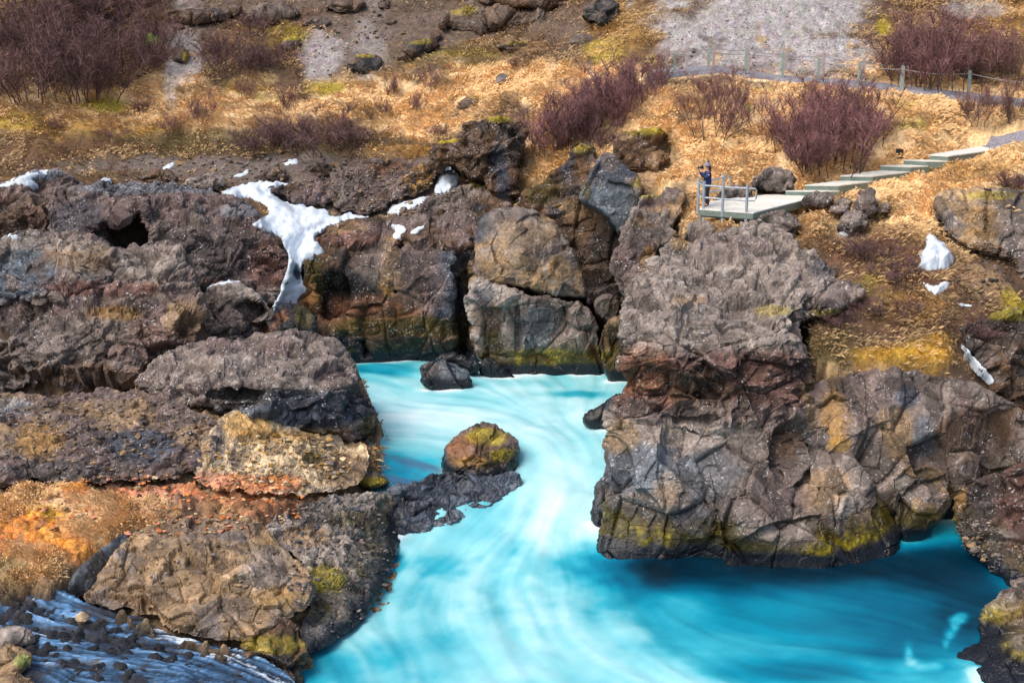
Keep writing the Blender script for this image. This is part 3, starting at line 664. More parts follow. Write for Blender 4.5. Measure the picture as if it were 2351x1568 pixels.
RK('rock_outcrop', 'rough mauve rock shelf below the tall mossy pinnacle', 'rock', [(870, 540), (880, 505), (950, 480), (990, 450), (1050, 425), (1110, 420), (1150, 450), (1180, 480), (1130, 520), (1090, 545), (1090, 580), (1000, 575), (930, 560)],
   [(900, 510, 64), (1000, 455, 66), (1100, 430, 66.5), (1150, 470, 65), (950, 550, 62), (1080, 560, 61.3)], 'rough', ('mauve', 'grey', 'brown'), [(1010, 480, 80, 30, 'grey', .7), (1120, 470, 40, 30, 'brown', .8), (1110, 420, 30, 14, 'moss', .6)], [(960, 568, 70, 6, .8)], R=.8, wetline=False)
RK('rock_pinnacle', 'tall dark pinnacle with mossy cap and overhang above ice', 'rock',
   [(985, 345), (1000, 330), (1040, 318), (1058, 300), (1062, 280), (1100, 272), (1140, 266), (1180, 276), (1203, 298), (1206, 335), (1195, 360), (1190, 400), (1185, 450), (1170, 475), (1130, 450), (1100, 420), (1070, 400), (1045, 385), (1020, 378), (1000, 385), (985, 370)],
   [(1000, 340, 67.5), (1080, 285, 67), (1180, 285, 67), (1050, 370, 66.5), (1120, 350, 65.7), (1190, 340, 66.6), (1150, 430, 65)], 'rough', ('brown', 'dark', 'mauve'), [(1150, 270, 40, 12, 'moss', .8), (1020, 322, 26, 7, 'moss', .95), (1180, 330, 16, 60, 'dark', .8), (1150, 330, 18, 30, 'pale', .5), (1145, 370, 22, 40, 'slate', .8), (1155, 430, 16, 40, 'slate', .8), (1090, 330, 40, 40, 'brown', .6)], R=.8, wetline=False, step=2.5)
RK('rock_outcrop', 'brown overhanging rock root left of the hanging ice', 'rock', [(930, 400), (960, 380), (990, 372), (1010, 385), (1000, 410), (985, 440), (940, 455), (915, 440)], [(960, 390, 68.5), (960, 440, 67.5)], 'rough', ('brown', 'dark', 'ochre'), [], R=.5, wetline=False, step=2.5)
# rocks between pinnacle and pillar
RK('rock_outcrop', 'slanting brown rock rib between pinnacle and blue-grey pillar', 'rock', [(1185, 480), (1200, 440), (1260, 410), (1290, 370), (1330, 335), (1350, 325), (1365, 340), (1372, 380), (1360, 420), (1340, 470), (1300, 500), (1230, 500)],
   [(1340, 340, 65.5), (1300, 390, 64.6), (1250, 440, 64), (1340, 440, 63), (1250, 490, 62.5)], 'rough', ('brown', 'dark', 'mauve'), [(1330, 340, 30, 10, 'moss', .5), (1300, 365, 16, 40, 'slate', .7), (1240, 440, 40, 30, 'olive', .6)], R=.7, wetline=False)
RK('rock_outcrop', 'brown outcrop with straw and moss cap on the grassy mound', 'rock', [(1395, 370), (1405, 330), (1425, 305), (1470, 298), (1510, 305), (1535, 330), (1550, 360), (1530, 385), (1480, 400), (1430, 400)], [(1420, 320, 64.4), (1510, 315, 64.6), (1470, 380, 62.8)], 'rough', ('brown', 'mauve', 'tan'), [(1480, 302, 50, 9, 'moss', .6), (1545, 325, 20, 25, 'olive', .8)], R=.8, wetline=False)
RK('rock_wall', 'shadowed rock wall at the back of the dark cleft', 'rock', [(1230, 500), (1280, 460), (1340, 450), (1400, 470), (1450, 480), (1460, 560), (1450, 700), (1340, 700), (1310, 620)], [(1280, 480, 62.6), (1400, 480, 62), (1380, 660, 61.6), (1320, 560, 62)], 'face', ('brown', 'grey', 'dark'), [(1300, 480, 50, 20, 'tan', .6), (1400, 600, 40, 90, 'dark', .6)], R=.6, k=.8, wetline=False)
RK('rock_pillar', 'smooth blue-grey rock pillar leaning over the dark cleft', 'rock', [(1330, 455), (1348, 420), (1362, 375), (1385, 350), (1410, 352), (1435, 380), (1470, 400), (1475, 440), (1465, 480), (1445, 520), (1425, 540), (1405, 510), (1385, 485), (1355, 470)],
   [(1385, 360, 61.8), (1360, 440, 61), (1440, 420, 60.6), (1420, 520, 60.4)], 'smooth', ('bluegrey', 'slate', 'grey'), [(1400, 370, 22, 26, 'grey', .7), (1345, 440, 12, 20, 'olive', .7), (1430, 480, 30, 40, 'bluegrey', .7), (1470, 420, 20, 12, 'moss', .6)], R=.6, wetline=False, step=2.5)
RK('rock_mass', 'large smooth tan-grey rock face, upper slab above a crack', 'rock', [(1082, 640), (1088, 580), (1092, 520), (1110, 490), (1150, 476), (1210, 478), (1250, 490), (1290, 520), (1310, 560), (1330, 610), (1345, 660), (1340, 688), (1290, 680), (1220, 668), (1150, 652)],
   [(1120, 495, 60.6), (1240, 495, 60.6), (1100, 620, 59.2), (1200, 580, 58.8), (1320, 620, 59.6), (1330, 680, 59), (1150, 640, 58.8)], 'smooth', ('grey', 'tan', 'pale'), [(1100, 510, 20, 50, 'slate', .8), (1280, 620, 22, 26, 'ochre', .6), (1190, 540, 70, 40, 'tan', .5), (1300, 600, 24, 60, 'slate', .35)], R=.8, moss=0, speck=.6, wetline=False)
RK('rock_mass', 'large grey rock face with moss at its wet foot, lower block beneath a crack', 'rock', [(1078, 700), (1084, 660), (1100, 640), (1150, 656), (1220, 674), (1290, 686), (1345, 700), (1372, 740), (1378, 780), (1390, 830), (1440, 880), (1300, 890), (1180, 880), (1120, 870), (1090, 800)],
   [(1090, 660, 59), (1230, 690, 58.5), (1340, 710, 58.8), (1110, 780, 58.8), (1200, 780, 58.2), (1340, 790, 58.6), (1200, 860, 'w'), (1350, 860, 'w')], 'face', ('grey', 'pale', 'mauve'), [(1120, 730, 34, 50, 'brown', .7), (1130, 800, 24, 40, 'olive', .8), (1110, 680, 30, 30, 'slate', .6), (1260, 820, 110, 20, 'moss', .75), (1200, 850, 60, 24, 'moss', .9), (1230, 750, 40, 60, 'bluegrey', .5), (1370, 820, 40, 30, 'ochre', .7), (1330, 850, 70, 16, 'wet', .8)],
   [(1188, 730, 6, 70, .35)], R=.8, moss=.9, k=.9)
RK('boulder', 'rounded boulder wedged at the foot of the dark cleft', 'boulder', [(1358, 710), (1365, 685), (1390, 672), (1415, 680), (1428, 710), (1415, 740), (1385, 742)], [(1390, 700, 58.8)], 'smooth', ('mauve', 'grey', 'brown'), [], R=.7, step=2.5, wetline=False)
RK('boulder', 'smaller broken boulder jammed in the cleft above the rounded one', 'boulder', [(1335, 690), (1340, 670), (1360, 660), (1372, 672), (1366, 700), (1350, 712)], [(1355, 685, 59.2)], 'block', ('mauve', 'dark', 'brown'), [], R=.4, step=2.0, thick=1.5, wetline=False)
RK('rock_wedge', 'brown wedge of rock dropping into the pool under the cleft', 'rock', [(1372, 790), (1380, 750), (1400, 730), (1430, 725), (1450, 760), (1460, 880), (1400, 885), (1380, 840)], [(1410, 740, 58), (1400, 850, 57.6)], 'face', ('brown', 'mauve', 'tan'), [(1420, 820, 30, 30, 'olive', .7)], R=.6, moss=.6)
# right-hand mass
RK('rock_outcrop', 'rough lichen-covered column beside the dark cleft', 'rock', [(1405, 600), (1412, 560), (1430, 520), (1450, 490), (1470, 455), (1510, 440), (1555, 432), (1580, 450), (1570, 500), (1540, 550), (1500, 600), (1470, 640), (1430, 690), (1410, 660)],
   [(1500, 450, 58.6), (1560, 445, 58.4), (1440, 530, 56.6), (1530, 530, 56), (1430, 650, 54), (1480, 600, 54.5)], 'rough', ('grey', 'mauve', 'tan'), [(1470, 560, 26, 40, 'dark', .5), (1500, 600, 30, 30, 'ochre', .4), (1490, 445, 30, 10, 'moss', .5)], R=.7, wetline=False)
RK('rock_outcrop', 'lichen-dotted rock step right of the pale ledge', 'rock', [(1795, 720), (1800, 690), (1850, 665), (1900, 640), (1950, 640), (1985, 660), (1970, 690), (1930, 715), (1880, 725), (1830, 740)], [(1830, 690, 49.4), (1930, 660, 50), (1900, 715, 48.4), (1820, 730, 48.4)], 'block', ('grey', 'dark', 'mauve'), [(1900, 720, 50, 10, 'moss', .6)], [(1850, 712, 40, 8, .5)], R=.6, wetline=False, speck=1.4)
RK('cliff', 'massive right-hand cliff: pale lichen ledge on top, red recess, fractured blue-grey foot', 'cliff',
   [(1362, 1325), (1366, 1250), (1378, 1180), (1376, 1100), (1384, 1040), (1396, 985), (1410, 930), (1432, 880), (1430, 820), (1424, 760), (1426, 710), (1445, 665), (1485, 618), (1530, 572), (1560, 532), (1600, 506), (1680, 515), (1760, 520), (1810, 545), (1865, 575), (1912, 600), (1925, 632), (1898, 668), (1850, 692), (1840, 740), (1845, 790), (1868, 850), (1885, 910), (1905, 965), (1950, 1020), (1990, 1090), (2040, 1160), (2066, 1220), (2064, 1280), (2000, 1310), (1920, 1335), (1780, 1335), (1600, 1325), (1450, 1325)],
   [(1600, 515, 55), (1700, 525, 54.6), (1800, 555, 53.2), (1900, 600, 51.6), (1560, 560, 53), (1480, 640, 49.8), (1650, 620, 50.8), (1800, 640, 49.8), (1890, 650, 49.8), (1440, 740, 46.7), (1600, 720, 47.2), (1800, 720, 47.2), (1450, 790, 45.7), (1560, 796, 45.5), (1650, 800, 45.4), (1760, 785, 45.7), (1830, 770, 46.4),
    (1445, 845, 45.5), (1560, 845, 45.6), (1680, 850, 45.75), (1790, 850, 45.8), (1860, 860, 46.0), (1430, 920, 45.3), (1600, 920, 45.2), (1740, 920, 45.3), (1880, 930, 45.8),
    (1405, 1000, 44.8), (1500, 985, 44.6), (1700, 985, 44.7), (1880, 1000, 45), (1960, 1060, 44.4), (1395, 1100, 43.7), (1550, 1060, 43.3), (1750, 1080, 43.5), (1900, 1120, 43.3), (2040, 1200, 43.6), (1390, 1230, 43.1), (1550, 1180, 42.7), (1700, 1180, 42.5), (1850, 1200, 42.6), (1400, 1290, 'w'), (1600, 1280, 'w'), (1800, 1298, 'w'), (1950, 1300, 'w'), (2050, 1265, 'w')],
   ('rough', 'block', 960, 1040), ('grey', 'pale', 'mauve'),
   [(1640, 640, 330, 160, 'pale', .5), (1640, 760, 230, 40, 'pale', .5), (1640, 880, 300, 70, 'red', .85), (1480, 850, 60, 60, 'rust', .4), (1700, 955, 160, 30, 'mauve', .8), (1470, 960, 60, 40, 'mauve', .7), (1600, 900, 70, 40, 'brown', .7), (1870, 930, 24, 60, 'tan', .7), (1700, 560, 120, 20, 'mauve', .4), (1780, 712, 44, 12, 'moss', .45), (1580, 690, 40, 12, 'tan', .6), (1890, 615, 30, 20, 'slate', .6), (1560, 560, 20, 16, 'ochre', .5),
    (1650, 1100, 330, 140, 'grey', .8), (1480, 1070, 100, 60, 'bluegrey', .8), (1620, 1100, 80, 60, 'bluegrey', .5), (1560, 1000, 150, 26, 'pale', .7), (1800, 1020, 46, 40, 'brown', .7), (1900, 1120, 60, 50, 'tan', .7), (1790, 1130, 60, 60, 'mauve', .6), (1425, 1005, 40, 40, 'tan', .7), (1480, 1210, 100, 18, 'brown', .6), (1600, 1190, 60, 30, 'slate', .6), (2000, 1200, 60, 40, 'brown', .7), (1540, 1120, 40, 40, 'tan', .4)],
   [(1800, 1035, 20, 70, .4), (1850, 1090, 12, 60, .3), (1835, 745, 20, 30, .8), (1490, 620, 12, 60, .5), (1620, 960, 90, 8, .35)], R=.9, moss=1.0, k=1.05, speck=1.15, vstep=1.7, flat=.7, strata=.03, thick=4)
RK('cliff', 'brown blocky cliff below the mossy slope, right of the basalt block', 'cliff',
   [(1850, 960), (1870, 900), (1900, 870), (1960, 855), (2050, 850), (2150, 858), (2220, 870), (2280, 900), (2330, 920), (2600, 915), (2600, 1120), (2300, 1150), (2200, 1200), (2150, 1230), (2080, 1270), (2000, 1270), (1960, 1150), (1920, 1050)],
   [(1880, 890, 46.2), (2000, 862, 46.6), (2150, 868, 46.6), (2350, 940, 46.2), (1920, 980, 45.4), (2100, 960, 45.4), (2250, 980, 45.6), (2050, 1080, 44.8), (2200, 1080, 45), (2080, 1220, 44.4), (2180, 1180, 44.8), (2400, 1080, 45)],
   'block', ('grey', 'brown', 'mauve'), [(2060, 990, 40, 60, 'tan', .7), (2000, 900, 110, 30, 'mauve', .5), (2080, 910, 30, 30, 'slate', .8), (2120, 1000, 26, 50, 'bluegrey', .6), (1915, 950, 30, 70, 'ochre', .5), (2250, 1000, 90, 60, 'brown', .7), (2300, 1060, 80, 60, 'dark', .5), (2150, 1150, 50, 40, 'brown', .8), (1930, 1020, 30, 20, 'ochre', .6)],
   [(1935, 940, 10, 60, .4), (2300, 1000, 60, 60, .5)], R=.8, moss=.5, k=1.15)
RK('rock_outcrop', 'squat rock column with pale broken blocks on top, beside the basin corner', 'rock', [(2035, 1150), (2045, 1090), (2080, 1062), (2130, 1065), (2170, 1080), (2190, 1120), (2180, 1170), (2150, 1210), (2120, 1245), (2070, 1250), (2045, 1210)], [(2060, 1100, 43.6), (2150, 1090, 44), (2110, 1180, 43.2), (2100, 1240, 'w')], 'block', ('grey', 'brown', 'tan'), [(2110, 1075, 60, 20, 'tan', .9), (2060, 1105, 30, 20, 'pale', .9), (2110, 1200, 50, 30, 'olive', .8)], R=.6, moss=.8, step=2.6)
RK('lava_rock', 'purple-red lava wall at the right edge above the rubble', 'rock', [(2185, 1180), (2200, 1130), (2260, 1090), (2340, 1060), (2600, 1000), (2600, 1390), (2330, 1360), (2290, 1330), (2250, 1290), (2210, 1240)], [(2230, 1140, 44), (2400, 1080, 43.4), (2300, 1200, 42.6), (2250, 1280, 42), (2400, 1320, 40)], 'rough', ('red', 'mauve', 'dark'), [(2220, 1150, 50, 60, 'dark', .7), (2330, 1160, 40, 60, 'red', .7), (2200, 1140, 20, 40, 'ochre', .5), (2240, 1220, 60, 60, 'dark', .6), (2300, 1230, 40, 16, 'pale', .6), (2280, 1300, 80, 40, 'dark', .6)], R=.8, moss=.4)
RK('rock_outcrop', 'mossy orange-grey rock at the lower right corner of the picture', 'rock', [(2205, 1568), (2200, 1540), (2190, 1510), (2215, 1490), (2250, 1470), (2245, 1430), (2260, 1390), (2300, 1350), (2360, 1330), (2600, 1290), (2600, 1680), (2230, 1680)], [(2320, 1360, 38.5), (2260, 1440, 37.4), (2220, 1520, 36), (2330, 1500, 35.4), (2400, 1620, 33.5), (2230, 1640, 33.8)], 'rough', ('grey', 'mauve', 'brown'), [(2280, 1450, 40, 60, 'moss', .7), (2320, 1520, 50, 30, 'moss', .8), (2230, 1520, 30, 24, 'slate', .7), (2330, 1420, 40, 40, 'brown', .6), (2300, 1380, 40, 20, 'pale', .6)], R=.7, k=.8, moss=.3, step=2.6)
# upper right outcrop and lichen rocks beside the platform
RK('rock_outcrop', 'cracked olive-tan outcrop with lichen at the upper right edge', 'rock', [(2142, 470), (2150, 445), (2190, 432), (2240, 428), (2300, 430), (2600, 420), (2600, 620), (2351, 640), (2330, 590), (2260, 580), (2210, 560), (2170, 540), (2150, 505)], [(2190, 445, 55.4), (2351, 440, 55.5), (2180, 520, 53.6), (2250, 560, 52.8), (2351, 600, 52.4)], 'block', ('grey', 'tan', 'pale'), [(2220, 480, 30, 30, 'tan', .9), (2260, 510, 40, 40, 'ochre', .35), (2280, 450, 60, 12, 'moss', .5), (2170, 500, 24, 24, 'dark', .5), (2320, 500, 40, 40, 'grey', .6)], [(2268, 480, 7, 60, .5)], R=.7, wetline=False, speck=1.4)
RK('rock_outcrop', 'dark rock face at right edge below the moss, beside lower snow streak', 'rock', [(2190, 760), (2230, 735), (2290, 720), (2351, 700), (2600, 670), (2600, 960), (2351, 940), (2300, 920), (2270, 860), (2230, 800)], [(2230, 750, 48.2), (2351, 720, 48.8), (2280, 830, 47), (2351, 900, 46.4)], 'rough', ('dark', 'brown', 'grey'), [(2320, 720, 60, 20, 'moss', .5), (2290, 780, 50, 30, 'soil', .6)], R=.6, wetline=False)
for lab, poly, Y, st in (
    ('grey lichen rock in front of the platform deck', [(1720, 540), (1735, 500), (1760, 482), (1800, 480), (1830, 495), (1838, 520), (1820, 545), (1770, 552)], 54.6, 'rough'),
    ('white-lichened rock pile behind the platform railing', [(1735, 425), (1745, 405), (1785, 393), (1815, 398), (1832, 415), (1825, 432), (1780, 434)], 59.2, 'rough'),
    ('low lichen rock under the railing, behind the deck', [(1640, 455), (1655, 435), (1690, 420), (1725, 430), (1735, 450), (1715, 462), (1670, 465)], 58.2, 'rough'),
    ('dark rounded lichen boulder, tallest of the cluster right of the deck', [(1955, 480), (1962, 455), (1985, 440), (2012, 445), (2025, 468), (2010, 488), (1975, 492)], 55.8, 'rough'),
    ('pale lichen boulder at the front of the cluster right of the deck', [(1918, 520), (1930, 495), (1955, 478), (1985, 490), (1990, 515), (1965, 530), (1935, 530)], 55.0, 'rough'),
    ('small mottled boulder at the left of the cluster right of the deck', [(1905, 478), (1915, 455), (1940, 447), (1958, 460), (1955, 482), (1925, 488)], 56.0, 'rough'),
    ('dark low rock touching the end of the deck', [(1840, 460), (1860, 445), (1890, 440), (1910, 452), (1900, 470), (1860, 472)], 56.6, 'rough'),
    ('little lichen stone at the right end of the cluster', [(2018, 470), (2030, 460), (2045, 465), (2046, 480), (2030, 486)], 55.8, 'rough')):
    p = np.array(poly); cu, cv = p.mean(0)
    poly = [(a, b + (6 if b > cv else 0)) for a, b in poly]
    RK('boulder', lab, 'boulder', poly, [(cu, p[:, 1].min(), Y + .7), (cu, p[:, 1].max(), Y - .4), (cu, cv, Y)], 'rough', ('grey', 'mauve', 'dark'), [(cu, cv - 8, 20, 10, 'pale', .6)], R=.35, thick=1.2, step=2.0, k=.75, wetline=False, speck=1.5)
# left masses
RK('rock_ledge', 'pale lichen slab topping the big left rock', 'rock', [(-180, 560), (0, 550), (60, 535), (150, 530), (230, 545), (262, 582), (300, 565), (350, 556), (400, 566), (455, 595), (472, 640), (455, 670), (350, 675), (200, 680), (60, 690), (-180, 690)],
   [(0, 560, 56.6), (150, 540, 56.8), (350, 565, 56.2), (450, 610, 55.4), (0, 600, 54.6), (200, 600, 54.4), (380, 620, 54.2), (100, 670, 53.4), (400, 665, 53.6)], 'rough', ('grey', 'bluegrey', 'mauve'), [(350, 610, 80, 30, 'pale', .7), (180, 590, 80, 30, 'tan', .5), (100, 560, 120, 16, 'pale', .5), (240, 660, 170, 16, 'red', .8)], R=.7, wetline=False, strata=.1, vstep=1.5)
RK('cliff', 'huge brown-grey layered rock with deep overhang at the left', 'cliff', [(-180, 700), (0, 695), (60, 668), (160, 655), (300, 655), (400, 650), (455, 655), (478, 690), (478, 730), (465, 765), (430, 800), (380, 830), (340, 860), (300, 885), (200, 900), (80, 915), (-180, 925)],
   [(0, 700, 54.2), (200, 665, 54.2), (440, 665, 54), (0, 760, 51.8), (200, 740, 51.6), (400, 730, 51.8), (100, 840, 50.4), (300, 830, 50.6), (0, 900, 50), (250, 885, 50.8)], 'rough', ('grey', 'mauve', 'brown'), [(150, 665, 220, 16, 'red', .8), (420, 730, 50, 50, 'tan', .7), (330, 790, 120, 40, 'red', .5), (200, 860, 180, 24, 'brown', .7), (60, 740, 90, 30, 'dark', .4), (260, 720, 60, 16, 'ochre', .5), (180, 770, 110, 40, 'grey', .8)],
   [(180, 893, 150, 14, 1.6), (260, 870, 70, 14, 1.0)], R=.9, k=1.05, wetline=False, strata=.13, speck=1.3)
RK('rock_outcrop', 'lumpy brown rock end at the left edge under the big overhang', 'rock', [(-180, 790), (0, 780), (40, 775), (66, 810), (78, 850), (72, 890), (30, 905), (-180, 905)], [(0, 800, 50.6), (50, 850, 50), (0, 890, 49.8)], 'rough', ('grey', 'brown', 'mauve'), [], R=.6, wetline=False)
RK('rock_ledge', 'gravelly brown ledge of loose broken rock in front of the left overhang', 'rock', [(-180, 930), (40, 905), (150, 900), (300, 890), (380, 905), (440, 935), (500, 965), (512, 1000), (490, 1040), (440, 1085), (350, 1105), (200, 1110), (100, 1105), (-180, 1125)],
   [(0, 920, 48.6), (200, 905, 49), (380, 915, 48), (0, 1000, 44.8), (200, 990, 45), (400, 980, 45.4), (490, 990, 45.4), (0, 1090, 41.6), (200, 1090, 41.9), (420, 1070, 43)], 'pile', ('mauve', 'tan', 'grey'), [(330, 1020, 90, 30, 'slate', .9), (330, 1050, 60, 20, 'slate', .7), (90, 1010, 60, 40, 'ochre', .6), (130, 1080, 120, 22, 'dark', .8), (450, 1000, 50, 30, 'tan', .7), (30, 930, 40, 20, 'bluegrey', .6), (470, 1060, 24, 40, 'slate', .6), (250, 940, 120, 20, 'tan', .5)], R=.4, k=1.2, wetline=False, speck=.8, vstep=1.4, rnd=.12)
RK('boulder', 'great lichen-speckled boulder overhanging the turquoise river', 'boulder', [(312, 885), (330, 850), (370, 815), (430, 788), (490, 778), (560, 778), (620, 762), (690, 758), (750, 770), (795, 795), (812, 840), (840, 890), (862, 935), (858, 975), (838, 1012), (780, 1018), (720, 1000), (660, 990), (600, 965), (520, 945), (440, 930), (360, 925)],
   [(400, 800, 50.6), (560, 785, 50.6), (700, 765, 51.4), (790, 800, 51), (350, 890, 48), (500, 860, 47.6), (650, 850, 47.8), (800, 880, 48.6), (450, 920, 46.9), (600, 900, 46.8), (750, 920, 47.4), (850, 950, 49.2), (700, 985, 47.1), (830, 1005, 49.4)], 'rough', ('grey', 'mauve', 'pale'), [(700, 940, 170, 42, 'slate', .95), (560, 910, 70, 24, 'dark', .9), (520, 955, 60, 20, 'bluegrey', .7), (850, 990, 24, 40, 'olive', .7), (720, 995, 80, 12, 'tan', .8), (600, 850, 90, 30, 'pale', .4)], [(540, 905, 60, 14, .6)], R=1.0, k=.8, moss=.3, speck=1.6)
RK('debris_slope', 'cream and ochre slope of shattered stone under the great boulder', 'slope', [(440, 1080), (470, 1010), (510, 950), (560, 940), (640, 965), (720, 995), (800, 1012), (840, 1015), (850, 1060), (830, 1110), (760, 1130), (640, 1130), (540, 1130), (470, 1120)],
   [(520, 960, 46.6), (640, 975, 46.9), (800, 1015, 48.6), (500, 1060, 43.8), (650, 1060, 44.6), (800, 1070, 46.2), (500, 1120, 42.2), (700, 1120, 43.6), (830, 1100, 45.3)], 'pile', ('cream', 'tan', 'pale'), [(560, 970, 60, 30, 'ochre', .7), (640, 1000, 110, 14, 'ochre', .6), (720, 1050, 26, 14, 'olive', .9), (640, 1095, 24, 10, 'olive', .9), (560, 1110, 120, 22, 'orange', .7), (800, 1080, 60, 40, 'brown', .8), (500, 1020, 18, 60, 'slate', .6), (480, 1100, 40, 20, 'pink', .7)], R=.4, k=1.1, speck=.3, rnd=.12)
RK('rock_slab', 'thin dark slab leaning on the tan rubble mound', 'rock', [(150, 1345), (170, 1310), (220, 1265), (280, 1225), (325, 1212), (335, 1225), (290, 1270), (250, 1310), (230, 1345), (190, 1375), (160, 1370)], [(310, 1218, 39.6), (170, 1340, 37.2), (250, 1300, 38)], 'smooth', ('slate', 'dark', 'bluegrey'), [], R=.35, thick=.8, step=2.6, k=.5, wetline=False, speck=.3)
RK('rubble_mound', 'tan mound of cracked rounded stones between orange soil and stream', 'rock', [(175, 1375), (215, 1340), (250, 1285), (300, 1225), (370, 1195), (450, 1188), (530, 1190), (600, 1205), (640, 1250), (690, 1290), (722, 1350), (705, 1395), (650, 1425), (600, 1462), (530, 1472), (450, 1462), (400, 1440), (330, 1400), (250, 1395)],
   [(330, 1220, 39.6), (450, 1195, 40.6), (600, 1215, 40.6), (270, 1320, 37.4), (420, 1290, 37.8), (560, 1290, 38), (690, 1320, 38.2), (400, 1400, 35.9), (550, 1400, 36), (650, 1400, 36.6), (480, 1460, 35.2), (600, 1455, 35.6), (230, 1385, 36)], 'debris', ('tan', 'grey', 'pale'), [(620, 1310, 60, 50, 'pale', .7), (420, 1260, 120, 40, 'tan', .7), (500, 1410, 80, 40, 'grey', .6), (330, 1370, 80, 30, 'brown', .6), (640, 1370, 50, 30, 'ochre', .4), (440, 1220, 100, 20, 'grey', .5)], R=.6, k=1.25, step=2.4, wetline=False, speck=.2, rnd=.12)
RK('boulder', 'brown mossy block standing where the side stream meets the river', 'boulder', [(560, 1470), (580, 1435), (620, 1410), (670, 1415), (695, 1440), (705, 1490), (705, 1540), (712, 1600), (600, 1600), (575, 1520)], [(620, 1425, 35.9), (690, 1450, 35.7), (630, 1490, 34.8), (650, 1580, 34.2)], 'rough', ('brown', 'tan', 'dark'), [(630, 1478, 60, 20, 'moss', .55), (640, 1440, 50, 20, 'brown', .7), (640, 1550, 80, 40, 'dark', .8)], R=.5, k=.7, step=2.5, moss=0, wetline=False, speck=.3)
RK('rocky_shore', 'jagged white-lichen and moss rock shore along the rapids', 'rock', [(600, 1215), (640, 1180), (700, 1150), (780, 1135), (860, 1130), (930, 1135), (985, 1150), (970, 1185), (940, 1215), (915, 1250), (905, 1290), (880, 1340), (860, 1385), (830, 1430), (780, 1465), (720, 1505), (680, 1490), (690, 1430), (720, 1380), (700, 1300), (640, 1250)],
   [(640, 1195, 41.4), (780, 1145, 43.6), (950, 1145, 46), (700, 1240, 40.8), (820, 1220, 42), (920, 1220, 44.2), (760, 1330, 39.2), (870, 1330, 40.6), (740, 1420, 37.4), (840, 1410, 38.6), (710, 1490, 35.8)], 'pile', ('pale', 'grey', 'dark'), [(740, 1330, 50, 30, 'moss', .8), (800, 1190, 80, 20, 'olive', .7), (700, 1180, 80, 24, 'grey', .7), (900, 1200, 70, 40, 'wet', .8), (840, 1380, 50, 50, 'slate', .6), (740, 1450, 50, 40, 'slate', .8), (700, 1230, 60, 24, 'tan', .8), (880, 1290, 26, 60, 'slate', .7)], R=.4, k=1.5, step=2.5, moss=.3, speck=.8, rnd=.12)
# rocks in the river
RK('boulder', 'dark wet faceted rock, front one of the pair in the pool', 'boulder', [(960, 850), (975, 832), (1005, 822), (1035, 828), (1060, 840), (1085, 865), (1085, 890), (1040, 895), (975, 892)], [(1010, 830, 57), (980, 870, 56.3), (1060, 870, 56.4)], 'block', ('slate', 'dark', 'bluegrey'), [(990, 850, 24, 16, 'grey', .7)], R=.3, thick=1.2, step=2.0, k=.9, wetline=True, speck=0)
RK('boulder', 'black jagged rock behind the faceted one in the pool', 'boulder', [(995, 828), (1010, 815), (1040, 810), (1070, 816), (1075, 826), (1098, 826), (1106, 842), (1095, 862), (1060, 850), (1030, 835)], [(1040, 820, 58), (1090, 845, 57.8)], 'block', ('dark', 'wet', 'slate'), [], R=.35, thick=1.0, step=2.2, k=.5, speck=0)
RK('boulder', 'dark stone with foam at the foot of the grey rock face', 'boulder', [(1095, 850), (1105, 830), (1130, 815), (1145, 835), (1170, 855), (1200, 875), (1120, 878)], [(1130, 845, 58.1)], 'face', ('mauve', 'dark', 'slate'), [], R=.4, thick=1.0, step=2.2, k=.5, speck=0)
RK('boulder', 'round boulder with yellow-green moss standing in the rapids', 'boulder', [(1010, 1060), (1020, 1030), (1045, 1000), (1080, 978), (1115, 966), (1150, 976), (1180, 998), (1193, 1030), (1190, 1070), (1170, 1110), (1110, 1130), (1050, 1120), (1015, 1095)], [(1110, 980, 49.2), (1040, 1030, 47.8), (1110, 1040, 47), (1180, 1040, 47.8), (1090, 1120, 46.6)], 'rough', ('brown', 'mauve', 'grey'), [(1120, 1005, 50, 20, 'moss', .7), (1150, 1045, 40, 18, 'moss', .7), (1060, 1030, 40, 30, 'rust', .5), (1110, 1030, 30, 14, 'brown', .7), (1090, 1060, 70, 14, 'ochre', .4), (1100, 1110, 120, 26, 'slate', .9), (1020, 1060, 14, 30, 'slate', .8)], R=.8, thick=2.0, step=2.4, k=.65, speck=.3)
RK('rock_shelf', 'black wet rock shelf stretching from shore to mossy boulder', 'rock', [(840, 1150), (880, 1122), (960, 1108), (1005, 1080), (1060, 1085), (1130, 1098), (1192, 1080), (1200, 1112), (1165, 1150), (1105, 1182), (1040, 1208), (985, 1232), (925, 1256), (880, 1245), (848, 1195)],
   [(890, 1140, 'w', .30), (1020, 1098, 'w', .10), (1170, 1098, 'w', .16), (915, 1235, 'w', .08), (1040, 1190, 'w', .0), (1130, 1150, 'w', .0), (960, 1165, 'w', .20), (1060, 1130, 'w', .06)], 'pile', ('slate', 'wet', 'bluegrey'), [(900, 1170, 50, 30, 'dark', .6)], R=.3, thick=1.0, step=2.2, vstep=1.6, k=.9, flat=.8, speck=.05, wetline=False, rnd=.3)
RK('boulder', 'low stone with dark moss in the shallows below the cream slope', 'boulder', [(800, 1085), (820, 1072), (850, 1075), (885, 1095), (898, 1112), (870, 1125), (830, 1122), (805, 1110)], [(850, 1080, 46.6), (850, 1120, 45.6)], 'rough', ('olive', 'dark', 'brown'), [(850, 1085, 40, 8, 'grey', .5), (840, 1105, 40, 10, 'moss', .6)], R=.4, thick=1, step=2.2, k=.5, speck=.2)
